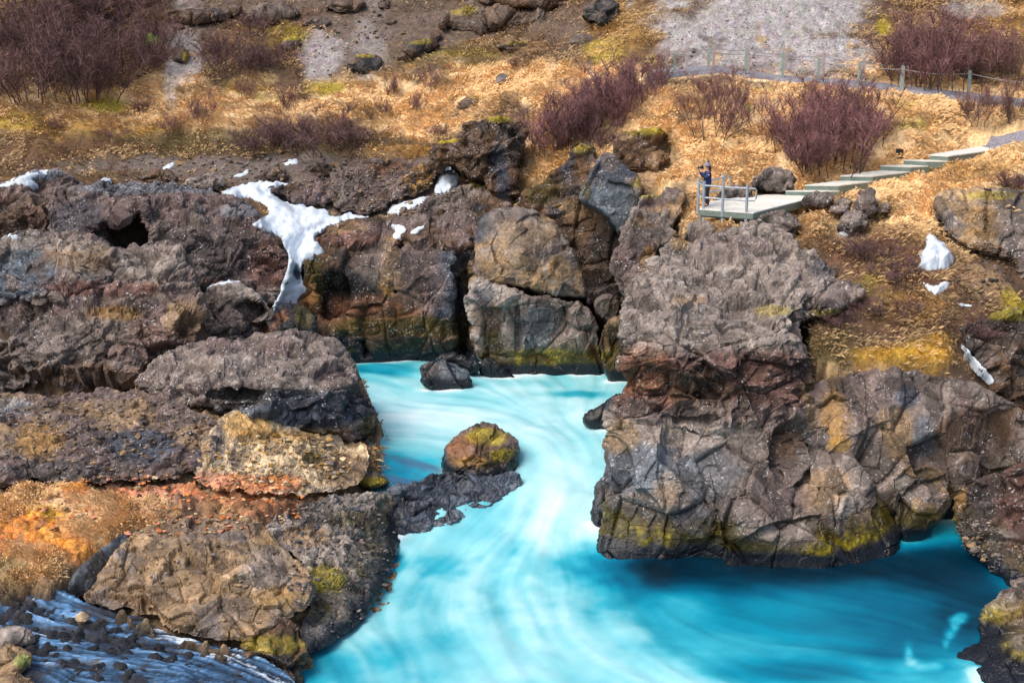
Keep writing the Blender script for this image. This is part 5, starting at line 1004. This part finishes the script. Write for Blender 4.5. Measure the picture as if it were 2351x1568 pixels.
def shrub_meshes(seed, kind):
    rng = np.random.default_rng(seed); segs = []; tw = []
    ns = dict(birch=10, thicket=30, bush=22, sapling=2)[kind]; spread = dict(birch=.35, thicket=.50, bush=.5, sapling=.2)[kind]
    for s in range(ns):
        a = rng.uniform(0, 6.28); r = spread * math.sqrt(rng.random()); bs_ = dict(birch=.6, thicket=1.0, bush=.85, sapling=.3)[kind]; b0 = np.array([math.cos(a) * r * bs_, math.sin(a) * r * bs_, -.03])
        H = rng.uniform(.4, 1.0) * (1 - .35 * (r / spread) ** 2 if kind != 'thicket' else rng.uniform(.75, 1))
        out = np.array([math.cos(a), math.sin(a), 0]) * rng.uniform(.1, .8) * (r / spread + .25) * (.8 if kind != 'thicket' else .5)
        k = 6; tt = np.linspace(0, 1, k)[:, None]; pts = b0 + tt * np.array([0, 0, H]) + out * tt ** 1.4 + np.cumsum(rng.normal(size=(k, 3)) * .018, 0)
        segs.append((pts, np.linspace(.0075, .0022, k)))
        for q in range(int(rng.integers(7, 12))):
            f = rng.uniform(.12, .95); i = min(int(f * (k - 1)), k - 2); p0 = pts[i] + (pts[i + 1] - pts[i]) * (f * (k - 1) - i)
            a2 = rng.uniform(0, 6.28); L = rng.uniform(.12, .32) * (1.15 - f * .5); d = np.array([math.cos(a2) * .75, math.sin(a2) * .75, rng.uniform(.5, 1.1)]); d /= np.linalg.norm(d)
            bp = np.array([p0, p0 + d * L * .5, p0 + d * L + np.array([0, 0, L * .2])]) + rng.normal(size=(3, 3)) * .008; bp[0] = p0
            segs.append((bp, [.0034, .0026, .0014]))
            for w in range(int(rng.integers(10, 17))):
                g = rng.uniform(.15, 1); pb = bp[0] + (bp[2] - bp[0]) * g; d2 = d + rng.normal(size=3) * .55; d2[2] += .35; d2 /= np.linalg.norm(d2)
                tw.append((pb, d2, rng.uniform(.05, .15)))
                if rng.random() < .7:
                    d3 = d2 + rng.normal(size=3) * .5; d3 /= np.linalg.norm(d3); tw.append((pb + d2 * .05, d3, rng.uniform(.04, .10)))
    V, F = tubes(segs, 4); c = np.array([.090, .052, .050]) * rng.uniform(.75, 1.3, (len(V), 1)); m1 = make_mesh('trunk', V, [F], c)
    p = np.array([t[0] for t in tw]); d = np.array([t[1] for t in tw]); L = np.array([t[2] for t in tw])[:, None]
    sd_ = np.cross(d, rng.normal(size=d.shape)); sd_ /= np.linalg.norm(sd_, axis=1, keepdims=True); sd_ *= .0027
    n = len(tw); V = np.stack([p - sd_, p + sd_, p + d * L + sd_ * .35, p + d * L - sd_ * .35], 1).reshape(-1, 3); F = np.arange(n * 4).reshape(-1, 4)
    tones = dict(thicket=(.285, .135, .140), bush=(.180, .094, .092), birch=(.27, .138, .118), sapling=(.10, .06, .055))[kind]
    c = np.repeat(np.array(tones) * rng.uniform(.6, 1.5, (n, 1)), 4, 0); m2 = make_mesh('crown', V, [F], c)
    return m1, m2
M_TWIG = plain_material('bare_twigs', (1, 1, 1), .8, .1, 3.0, bump=0.0, attr=True, each=.4)
SHRUB = {k: [shrub_meshes(1000 + 17 * i + len(k) * 7, k) for i in range(n)] for k, n in (('birch', 4), ('thicket', 4), ('bush', 4), ('sapling', 1))}
for ms in SHRUB.values():
    for a, b in ms: a.materials.append(M_TWIG); b.materials.append(M_TWIG)
_sk = [0]
def shrub(u, v, w, h, kind, label, group=None, name='shrub', cat='shrub'):
    p = hit(u, v, 'ground'); t = float(project(p)[2]); m = t / FPX; i = _sk[0]; _sk[0] += 1
    ms = SHRUB[kind][i % len(SHRUB[kind])]
    r = empty(name, (p[0], p[1], p[2] - .05), i * 2.4); tag(r, label, cat, group)
    s = (w * m * 1.12, w * m * 1.0, h * m * 1.12)
    for nm, me in (('trunk', ms[0]), ('crown', ms[1])):
        o = link(nm, me, None, r); o.scale = s
    return r
def shrubs(group, rows):
    for (u, v, w, h, kind, label) in rows: shrub(u, v, w, h, kind, label, group, 'birch_shrub' if kind in ('birch', 'sapling') else 'willow_shrub')
B_, T_, U_ = 'birch', 'thicket', 'bush'
shrubs('dark thicket on the left hillside', [
    (85, 225, 170, 190, U_, 'large dark bare shrub, lowest at the left of the thicket'), (205, 222, 190, 180, U_, 'large dark bare shrub, lowest right of the left thicket'), (300, 160, 150, 130, U_, 'dark bare shrub at the right rim of the thicket beside the gully'),
    (35, 130, 140, 130, U_, 'bare shrub at the left edge halfway up the thicket'), (150, 140, 170, 130, U_, 'bare shrub in the middle of the dark thicket'), (245, 90, 160, 110, U_, 'bare shrub high in the thicket below the top edge'), (345, 110, 100, 90, U_, 'purple-brown bare shrub next to the green moss patch'), (90, 60, 160, 90, U_, 'bare shrub at the top edge, upper left'), (330, 30, 120, 70, U_, 'bare shrub at the top edge left of the dark overhanging ledge'), (190, 40, 150, 80, U_, 'topmost bare shrub in the middle of the left thicket')])
shrubs('shrubs across the central hillside', [
    (545, 170, 120, 90, U_, 'purple bare shrub right of the scree gully'), (610, 150, 80, 60, U_, 'small purple shrub beside yellow moss right of the gully'), (500, 130, 80, 60, U_, 'low purple shrub on the grey gully slope'), (600, 70, 90, 50, U_, 'faint low shrub high on the grey slope'),
    (460, 285, 70, 90, B_, 'upright purple birch shrub above the dark bank'), (560, 225, 70, 60, B_, 'thin birch shrub in straw grass above the bank'), (665, 250, 60, 64, B_, 'slim birch shrub left of the yellow moss cushion'), (395, 300, 70, 50, B_, 'low thin shrub in straw grass over the left bank'),
    (745, 345, 180, 100, U_, 'wide dark shrub hanging over the bank behind the snow field'), (665, 335, 110, 80, U_, 'dark shrub left of the wide one over the bank'), (575, 352, 100, 60, U_, 'low dark shrub on the bank left of centre'), (805, 322, 70, 60, U_, 'small brown shrub right of the wide bank shrub'), (250, 320, 80, 40, B_, 'low brown shrub on the left bank'), (120, 300, 70, 36, B_, 'thin low shrub on the far left bank'), (330, 258, 60, 44, B_, 'thin shrub right of the yellow grass patch'),
    (900, 222, 44, 74, B_, 'tall slender bare birch left of the pair on the slope'), (987, 208, 44, 74, B_, 'tall slender bare birch right of the pair on the slope'), (960, 255, 54, 56, B_, 'short spreading birch below the slender pair'), (880, 268, 48, 50, B_, 'short birch above the mossy hummocks'), (1190, 160, 50, 40, B_, 'faint thin birch on the central straw slope'), (1010, 308, 50, 30, U_, 'reddish low shrub left of the pinnacle')])
shrubs('purple thicket along the gully', [
    (1270, 350, 120, 110, T_, 'purple thicket shrub at the lower end of the gully band'), (1330, 330, 120, 130, T_, 'purple thicket shrub second from the lower end of the gully band'), (1375, 300, 120, 130, T_, 'dense purple thicket shrub in the middle of the gully band'), (1420, 262, 110, 120, T_, 'purple thicket shrub just above the middle of the gully band'), (1465, 228, 100, 100, T_, 'purple thicket shrub below the first fence post'), (1510, 200, 80, 80, B_, 'upright birch shrub at the top of the gully band beside the footpath'), (1310, 290, 110, 80, T_, 'purple shrub on the far side of the gully band'), (1390, 240, 100, 80, T_, 'purple shrub at the back of the gully band'), (1385, 345, 70, 60, U_, 'small dark shrub on top of the slanting rock rib'), (1480, 445, 60, 36, U_, 'low purple shrub beside the blue-grey pillar')])
shrubs('shrubs on the grassy bank', [
    (1640, 322, 150, 170, B_, 'large round purple-brown birch shrub left of the two on the bank'), (1600, 280, 80, 110, B_, 'birch shrub at the left rim of the round shrub'), (1690, 262, 70, 110, B_, 'birch shrub right behind the round shrub, beside green moss'), (1645, 240, 120, 90, B_, 'birch shrub on the mound crest under the fence'),
    (1895, 388, 180, 170, T_, 'large dark shrub lowest on the bank above the steps'), (1850, 340, 150, 150, T_, 'tall purple shrub left in the big clump above the steps'), (1950, 330, 140, 150, T_, 'tall purple shrub right in the big clump above the steps'), (1900, 270, 170, 100, B_, 'birch shrub at the back of the big clump under the fence'), (2015, 315, 80, 90, B_, 'smaller birch shrub at the right end of the big clump'), (1775, 335, 70, 110, B_, 'slim birch shrub left of the big clump'), (1850, 380, 100, 90, T_, 'low shrub at the left foot of the big clump'),
    (2105, 190, 150, 140, T_, 'dark shrub left of the group behind the footpath'), (2175, 195, 160, 160, T_, 'big dark shrub in the middle of the group behind the footpath'), (2250, 185, 130, 150, B_, 'tall birch shrub right of the group behind the footpath'), (2325, 190, 110, 160, B_, 'birch shrub at the right edge behind the footpath'), (2085, 110, 90, 90, B_, 'pale birch shrub at the upper edge of the scree'), (2180, 70, 120, 70, B_, 'thin birch shrub at the top edge, upper right'),
    (2255, 285, 120, 120, B_, 'open birch shrub in straw grass near the right edge'), (2215, 272, 44, 80, B_, 'slim bare birch beside the last fence post'), (2325, 280, 80, 110, B_, 'open birch shrub touching the right edge above the footpath'), (2325, 432, 90, 50, U_, 'low dark heather bush above the cracked outcrop'), (1655, 350, 24, 30, 'sapling', 'tiny bare sapling in grass above the person'), (1972, 412, 44, 56, 'sapling', 'bare forked sapling in front of the boardwalk steps')])
shrubs('heather on the right slope', [
    (1990, 590, 120, 50, U_, 'rust-brown heather tuft below the straw grass edge'), (2060, 640, 110, 50, U_, 'rust-brown heather tuft left of the snow patches'), (2040, 720, 110, 50, U_, 'dark heather tuft in the middle of the mossy slope'), (2240, 770, 120, 50, U_, 'dark heather tuft beside the gully snow streak'), (1930, 740, 80, 40, U_, 'dark heather tuft beside the lichen-dotted rock step')])

# ------------------------------------------------------------------ boardwalk, platform, railing
M_DECK = plain_material('pale_deck_boards', (.74, .73, .66), .7, .12, 5.0, each=.16)
M_FASCIA = plain_material('green_grey_timber', (.155, .205, .180), .7, .2, 6.0)
M_STEEL = plain_material('galvanised_steel', (.40, .46, .52), .45, .12, 8.0, .35, .05)
def prism(poly, z0, z1):
    """vertical prism from a plan polygon (counter-clockwise or not)"""
    p = np.asarray(poly, float); n = len(p); z0 = np.broadcast_to(z0, n); z1 = np.broadcast_to(z1, n)
    V = np.concatenate([np.column_stack([p, z0]), np.column_stack([p, z1])]); i = np.arange(n); j = (i + 1) % n
    return V, [np.stack([i, j, j + n, i + n], -1), i[None, ::-1].copy(), (i + n)[None]]
def cut(poly, o, d, a, b):
    """part of a convex polygon with a <= (p-o).d <= b"""
    out = [np.asarray(q, float) for q in poly]
    for s, lim in ((1, a), (-1, -b)):
        res = []; n = len(out)
        for i in range(n):
            p, q = out[i], out[(i + 1) % n]; fp, fq = s * np.dot(p - o, d) - lim, s * np.dot(q - o, d) - lim
            if fp >= 0: res.append(p)
            if fp * fq < 0: res.append(p + (q - p) * fp / (fp - fq))
        out = res
        if len(out) < 3: return None
    return np.array(out)
def planked(parent, poly, z, d, width=.145, gap=.012, th=.045):
    poly = np.asarray(poly)[:, :2]; o = poly[0]; pr = (poly - o) @ d; a = pr.min()
    while a < pr.max() - .02:
        q = cut(poly, o, d, a, min(a + width, pr.max()))
        if q is not None:
            c = q.mean(0); V, F = prism(c + (q - c) * 1.0, z - th, z); me = make_mesh('plank', V, F); link('plank', me, M_DECK, parent)
        a += width + gap
def tube_obj(name, pts, r, mat, parent, sides=10):
    V, F = tubes([(pts, np.full(len(pts), r))], sides); k = len(V) // sides
    caps = [np.arange(sides)[None, ::-1].copy(), (np.arange(sides) + (k - 1) * sides)[None]]
    return link(name, make_mesh(name, V, [F] + caps, None, False), mat, parent)
plat = empty('viewing_platform', (0, 0, 0)); tag(plat, 'pale timber viewing platform with steel railing and green-grey edge', 'platform')
dn = deck[1, :2] - deck[0, :2]; dn /= np.linalg.norm(dn); dp = np.array([-dn[1], dn[0]])
planked(plat, deck, DZ, dp)
fr = deck[:, :2].mean(0) + (deck[:, :2] - deck[:, :2].mean(0)) * 1.012
V, F = prism(fr, DZ - .26, DZ - .055); link('fascia', make_mesh('fascia', V, F), M_FASCIA, plat)
V, F = prism(deck[:, :2].mean(0) + (deck[:, :2] - deck[:, :2].mean(0)) * .97, DZ - .34, DZ - .262); link('joist_frame', make_mesh('joist_frame', V, F), M_FASCIA, plat)
for (u, v) in ((1617, 486), (1660, 488), (1714, 490.5), (1610, 473), (1800, 466)):
    b = at_z(u, v, DZ); b = b * np.array([1, 1, 1]); tube_obj('support_post', np.array([[b[0], b[1] + .12, DZ - 1.1], [b[0], b[1] + .12, DZ - .26]]), .05, M_STEEL, plat)
def railing(bases, endloop, h=1.1, rails=(.93, .45), r=.045):
    rl = empty('railing', (0, 0, 0)); rl.parent = plat
    for b in bases:
        tube_obj('post', np.array([[b[0], b[1], DZ - .25], [b[0], b[1], DZ + h]]), .058, M_STEEL, rl)
    top = [np.array([b[0], b[1], DZ + rails[0]]) for b in bases]; low = [np.array([b[0], b[1], DZ + rails[1]]) for b in bases]
    e = np.asarray(endloop); up = np.array([0, 0, 1.])
    pts = top + [np.array([e[0], e[1], DZ + rails[0] - .01]) - (e - top[-1][:2])[0] * np.array([.12, 0, 0]), np.array([e[0], e[1], DZ + rails[0] - .08]), np.array([e[0], e[1], DZ + rails[1] + .08]), np.array([e[0], e[1], DZ + rails[1] + .01]) - (e - top[-1][:2])[0] * np.array([.12, 0, 0])] + low[::-1]
    tube_obj('rail', np.array(pts), .034, M_STEEL, rl)
    return rl
fb = [at_z(u, v, DZ) for u, v in ((1614.6, 479.6), (1658.5, 483.5), (1713.6, 487.0))]
bb = [at_z(u, v, DZ) for u, v in ((1602.5, 473.5), (1659.5, 459.5))]
railing(fb, at_z(1734.5, 487.5, DZ)[:2]); railing(bb, at_z(1675, 456.5, DZ)[:2])
tube_obj('corner_rail', np.array([[fb[0][0], fb[0][1], DZ + .45], [bb[0][0], bb[0][1], DZ + .45]]), .03, M_STEEL, plat); tube_obj('corner_rail', np.array([[fb[0][0], fb[0][1], DZ + .93], [bb[0][0], bb[0][1], DZ + .93]]), .03, M_STEEL, plat)
# steps
bw = empty('boardwalk', (0, 0, 0)); tag(bw, 'pale stepped boardwalk climbing from the platform to the footpath', 'boardwalk')
for i in range(6):
    st = empty('step', (0, 0, 0)); st.parent = bw
    a, b, c_, d_ = Lw[i], Rw[i], Rw[i + 1], Lw[i + 1]
    ext = (d_ - a)[:2]; ext = ext / np.linalg.norm(ext) * .12
    q = np.array([a[:2], b[:2], c_[:2] + ext, d_[:2] + ext]); dd = (b - a)[:2]; dd /= np.linalg.norm(dd); ax = np.array([-dd[1], dd[0]])
    planked(st, q, SZ[i], ax)
    cc = q.mean(0); V, F = prism(cc + (q - cc) * .99, SZ[i] - .30, SZ[i] - .048); link('riser_frame', make_mesh('riser_frame', V, F), M_FASCIA, st)

# ------------------------------------------------------------------ footpaths and the rope fences
def ribbon(name, c, half, mat, lift=.06, seed=1):
    d = np.gradient(c, axis=0); d /= np.linalg.norm(d, axis=1, keepdims=True); n = np.stack([-d[:, 1], d[:, 0]], -1)
    rows = []
    for f in np.linspace(-1, 1, 9): rows.append(c + n * (half * f + .08 * vnoise(np.column_stack([c, c[:, 0] * 0 + f * 3]), .6, seed)[:, None]))
    R_ = np.stack(rows, 0); z = ground_z(R_[..., 0].ravel(), R_[..., 1].ravel()).reshape(R_.shape[:2]); z = np.maximum(z, z.mean(0)) + lift
    z[0] -= .35; z[-1] -= .35
    V = np.concatenate([R_, z[..., None]], -1).reshape(-1, 3)
    col = np.repeat(C['path'][None], len(V), 0) * (1 + .3 * fbm(V, .3, 3, seed))[:, None]
    o = link(name, make_mesh(name, V, [grid_faces(len(c), 9)], np.concatenate([col, np.zeros((len(V), 1)) + .9], 1)), mat); tag(o, kind='structure'); zput(V); return c
for k, (c, half) in enumerate(PATHS): ribbon('footpath', c, half, M_BARE, .07, 3 + k)
M_POSTG = plain_material('green_treated_post', (.27, .34, .31), .75, .2, 9.0)
M_POSTW = plain_material('weathered_post', (.40, .34, .33), .8, .2, 9.0)
M_ROPE = plain_material('grey_rope', (.30, .28, .28), .9, .15, 20.0)
def fence(label, posts, mat, side):
    f = empty('rope_fence', (0, 0, 0)); tag(f, label, 'fence'); tops = []
    for (u, v, h) in posts:
        p = hit(u, v, 'ground'); m = float(project(p)[2]) / FPX; H = h * m * 1.3; w = .07
        q = [(p[0] - w, p[1] - w), (p[0] + w, p[1] - w), (p[0] + w, p[1] + w), (p[0] - w, p[1] + w)]
        V, F = prism(q, p[2] - .5, p[2] + H); link('post', make_mesh('post', V, F), mat, f); tops.append(np.array([p[0], p[1], p[2] + H * .86]))
    for a, b in zip(tops[:-1], tops[1:]):
        t = np.linspace(0, 1, 12)[:, None]; pts = a + (b - a) * t - np.array([0, 0, 1]) * (.042 * np.linalg.norm(b - a) * 4 * t * (1 - t))
        tube_obj('rope', pts, .022, M_ROPE, f, 6)
fence('rope fence with green-grey posts along the near side of the footpath', [(1548, 171, 38), (1626, 169, 43), (1712, 172, 42), (1796, 178, 44), (1878, 184, 37), (1971, 200, 45), (2070.5, 206, 41), (2222.8, 216, 41), (2420, 236, 42)], M_POSTG, 0)
fence('rope fence with pale weathered posts along the far side of the footpath', [(1530, 157, 34), (1576, 157, 36), (1638, 154, 38), (1718, 160, 40), (1803, 168, 38), (1889, 177, 42), (1981, 184, 38), (2069, 192, 36)], M_POSTW, 1)
# a little white marker light beside the path, and a dark marker stake in the grass
M_WHITE = plain_material('white_globe', (.75, .78, .78), .4, .05)
M_BLACK = plain_material('black_plastic', (.018, .020, .024), .5, .1)
p = hit(2190, 306, 'ground'); lamp = empty('marker_light', tuple(p)); tag(lamp, 'small white globe marker on a short stalk in straw grass near the right edge', 'marker')
V, F = ico(3); o = link('globe', make_mesh('globe', V * .085, [F], None, True), M_WHITE, lamp); o.location = (0, 0, .22)
tube_obj('stalk', np.array([[0, 0, -.1], [0, 0, .16]]), .02, M_STEEL, lamp, 8)
p = hit(2064, 358, 'ground'); V, F = prism([(-.16, -.1), (.16, -.1), (.13, .1), (-.13, .1)], -.1, .30); bx = link('drain_box', make_mesh('drain_box', V, F), M_BLACK); bx.location = tuple(p); tag(bx, 'small black box in the grass above the boardwalk steps', 'box')
# ------------------------------------------------------------------ the person with a camera
def skin(name, verts, edges, radii, mat, parent, root=0, sub=2):
    me = bpy.data.meshes.new(name); me.from_pydata([tuple(v) for v in verts], edges, []); me.update()
    o = link(name, me, mat, parent)
    o.modifiers.new('skin', 'SKIN').use_smooth_shade = True
    if not me.skin_vertices: 
        me.attributes.new('skin', 'FLOAT', 'POINT') if False else None
    bpy.context.view_layer.objects.active = o
    if not me.skin_vertices: bpy.ops.mesh.customdata_skin_add()
    for i, r in enumerate(radii):
        r = (r, r) if not isinstance(r, tuple) else r
        me.skin_vertices[0].data[i].radius = r
    me.skin_vertices[0].data[root].use_root = True
    s = o.modifiers.new('sub', 'SUBSURF'); s.levels = sub; s.render_levels = sub
    return o
M_SKIN = plain_material('skin', (.62, .36, .27), .55, .06)
M_NAVY = plain_material('navy_jacket', (.012, .022, .105), .6, .25, 14.0, bump=.3)
M_TROUS = plain_material('dark_trousers', (.016, .016, .030), .8, .2)
M_BOOT = plain_material('brown_boots', (.075, .048, .045), .7, .2)
M_HAT = plain_material('knit_hat', (.22, .24, .36), .9, .2, 30.0, bump=.5)
M_HAIR = plain_material('brown_hair', (.065, .030, .018), .6, .25, 25.0)
pf = at_z(1622.5, 474.2, DZ)
per = empty('person', (pf[0], pf[1], DZ + .002), math.radians(8)); tag(per, 'person in navy jacket and grey bobble hat photographing from the platform', 'person')
# facing -X; left and right arm raised to hold a camera in front of the face
bv = [(0, 0, .93), (0, 0, 1.12), (.01, 0, 1.32), (0, 0, 1.43), (-.02, 0, 1.50), (-.03, 0, 1.585), (-.02, 0, 1.66)]
be = [(i, i + 1) for i in range(6)]; br = [.10, .10, .10, .05, .05, (.085, .078), .055]
def addv(p, r, frm): bv.append(p); br.append(r); be.append((frm, len(bv) - 1)); return len(bv) - 1
for s in (-1, 1):
    k = addv((-.01, s * .10, .86), .07, 0); k = addv((-.025, s * .105, .48), .05, k); k = addv((.02, s * .11, .10), .035, k); addv((-.14, s * .115, .035), .035, k)
    k = addv((.01, s * .165, 1.36), .055, 2); k = addv((-.13, s * .20, 1.17), .042, k); wr = addv((-.32, s * .075, 1.43), .028, k)
    zo = 1.50 if s < 0 else 1.46
    pm = addv((-.355, s * .055, zo), .030, wr)
    for q in range(4):                                   # four fingers curled round the camera body, thumb below
        f1 = addv((-.375 + .012 * q, s * .052, zo + .045 - .012 * q), .0095, pm); addv((-.355 + .014 * q, s * .018, zo + .062 - .016 * q), .0085, f1)
    t1 = addv((-.335, s * .030, zo - .01), .011, wr); addv((-.315, s * .012, zo + .012), .009, t1)
body = skin('body', bv, be, br, M_SKIN, per)
# face: nose, eyes, mouth, ear
V, F = ico(2)
for nm, loc, sc, mt in (('nose', (-.118, 0, 1.575), (.018, .014, .022), M_SKIN), ('eye', (-.100, -.032, 1.602), (.012, .012, .009), M_BLACK), ('eye', (-.100, .032, 1.602), (.012, .012, .009), M_BLACK), ('mouth', (-.103, 0, 1.535), (.010, .026, .008), plain_material('lips', (.42, .13, .11), .5, .05)), ('ear', (-.02, -.082, 1.585), (.020, .010, .030), M_SKIN), ('ear', (-.02, .082, 1.585), (.020, .010, .030), M_SKIN)):
    o = link(nm, make_mesh(nm, V * np.array(sc), [F], None, True), mt, per); o.location = loc
# jacket: torso with sleeves
jv = [(0, 0, .80), (0, 0, .98), (-.01, 0, 1.15), (0, 0, 1.32), (-.005, 0, 1.44)]; je = [(0, 1), (1, 2), (2, 3), (3, 4)]; jr = [(.175, .19), (.17, .19), (.17, .185), (.155, .18), .09]
for s in (-1, 1):
    i = len(jv); jv += [(.01, s * .17, 1.355), (-.07, s * .20, 1.25), (-.135, s * .205, 1.165), (-.23, s * .14, 1.30), (-.305, s * .085, 1.405)]; je += [(3, i), (i, i + 1), (i + 1, i + 2), (i + 2, i + 3), (i + 3, i + 4)]; jr += [.085, .078, .07, .06, .048]
jk = skin('jacket', jv, je, jr, M_NAVY, per)
o = link('badge', make_mesh('badge', V * np.array([.02, .008, .02]), [F], None, True), M_WHITE, jk); o.location = (-.03, -.262, 1.30)
tv = [(0, 0, .95), (0, 0, .86)]; te = [(0, 1)]; tr = [(.12, .135), (.115, .13)]
for s in (-1, 1):
    i = len(tv); tv += [(-.01, s * .085, .74), (-.025, s * .10, .50), (.005, s * .108, .28), (.02, s * .11, .12)]; te += [(1, i), (i, i + 1), (i + 1, i + 2), (i + 2, i + 3)]; tr += [.095, .072, .066, .062]
skin('trousers', tv, te, tr, M_TROUS, per)
for s in (-1, 1): skin('boot', [(.03, s * .11, .16), (.03, s * .11, .06), (-.06, s * .112, .045), (-.165, s * .115, .04)], [(0, 1), (1, 2), (2, 3)], [.056, .055, .047, .038], M_BOOT, per, 1)
# hair, hat and bobble
th = np.linspace(0, 6.2832, 25)[:-1]; rings = []
for z_, r in ((1.605, .103), (1.63, .108), (1.66, .107), (1.70, .098), (1.735, .078), (1.757, .045), (1.766, .006)): rings.append(np.stack([-.015 + r * 1.04 * np.cos(th), r * np.sin(th), np.full(24, z_) + .035 * (np.cos(th)) * -.35], -1))
Vh = np.concatenate(rings); ii = np.arange(7 * 24).reshape(7, 24); Fh = np.stack([ii[:-1], np.roll(ii[:-1], -1, 1), np.roll(ii[1:], -1, 1), ii[1:]], -1).reshape(-1, 4)
hat = link('hat', make_mesh('hat', Vh, [Fh], None, True), M_HAT, per)
Vp, Fp = ico(3); Vp = Vp * (1 + .12 * fbm(Vp, .35, 2, 4))[:, None]
o = link('bobble', make_mesh('bobble', Vp * .04, [Fp], None, True), M_BLACK, hat); o.location = (.0, 0, 1.795)
rg = []
for z_, r, w in ((1.598, .106, 1), (1.625, .111, 1)): rg.append(np.stack([-.015 + r * 1.04 * np.cos(th), r * np.sin(th), np.full(24, z_)], -1))
o = link('hat_band', make_mesh('hat_band', np.concatenate(rg), [np.stack([np.arange(24), (np.arange(24) + 1) % 24, (np.arange(24) + 1) % 24 + 24, np.arange(24) + 24], -1)], None, True), M_BLACK, hat)
skin('hair', [(.03, 0, 1.62), (.055, 0, 1.54), (.07, 0, 1.44), (.085, 0, 1.36)], [(0, 1), (1, 2), (2, 3)], [(.078, .10), (.062, .092), (.045, .08), (.02, .05)], M_HAIR, per)
# the camera in the hands: a thing of its own
ce = empty('photo_camera', tuple(per.matrix_world.translation)); ce.location = per.location; ce.rotation_euler = per.rotation_euler; tag(ce, 'black camera held up before the face of the person', 'camera')
V, F = prism([(-.30, -.07), (-.20, -.07), (-.20, .07), (-.30, .07)], 1.52, 1.615); link('camera_body', make_mesh('camera_body', V, F), M_BLACK, ce)
V, F = tubes([(np.array([[-.30, 0, 1.562], [-.36, 0, 1.562], [-.42, 0, 1.562]]), [.042, .042, .046])], 14); link('lens', make_mesh('lens', V, [F, np.arange(28, 42)[None]]), M_BLACK, ce)
V, F = prism([(-.275, -.03), (-.215, -.03), (-.215, .03), (-.275, .03)], 1.612, 1.645); link('viewfinder_hump', make_mesh('viewfinder_hump', V, F), M_BLACK, ce)
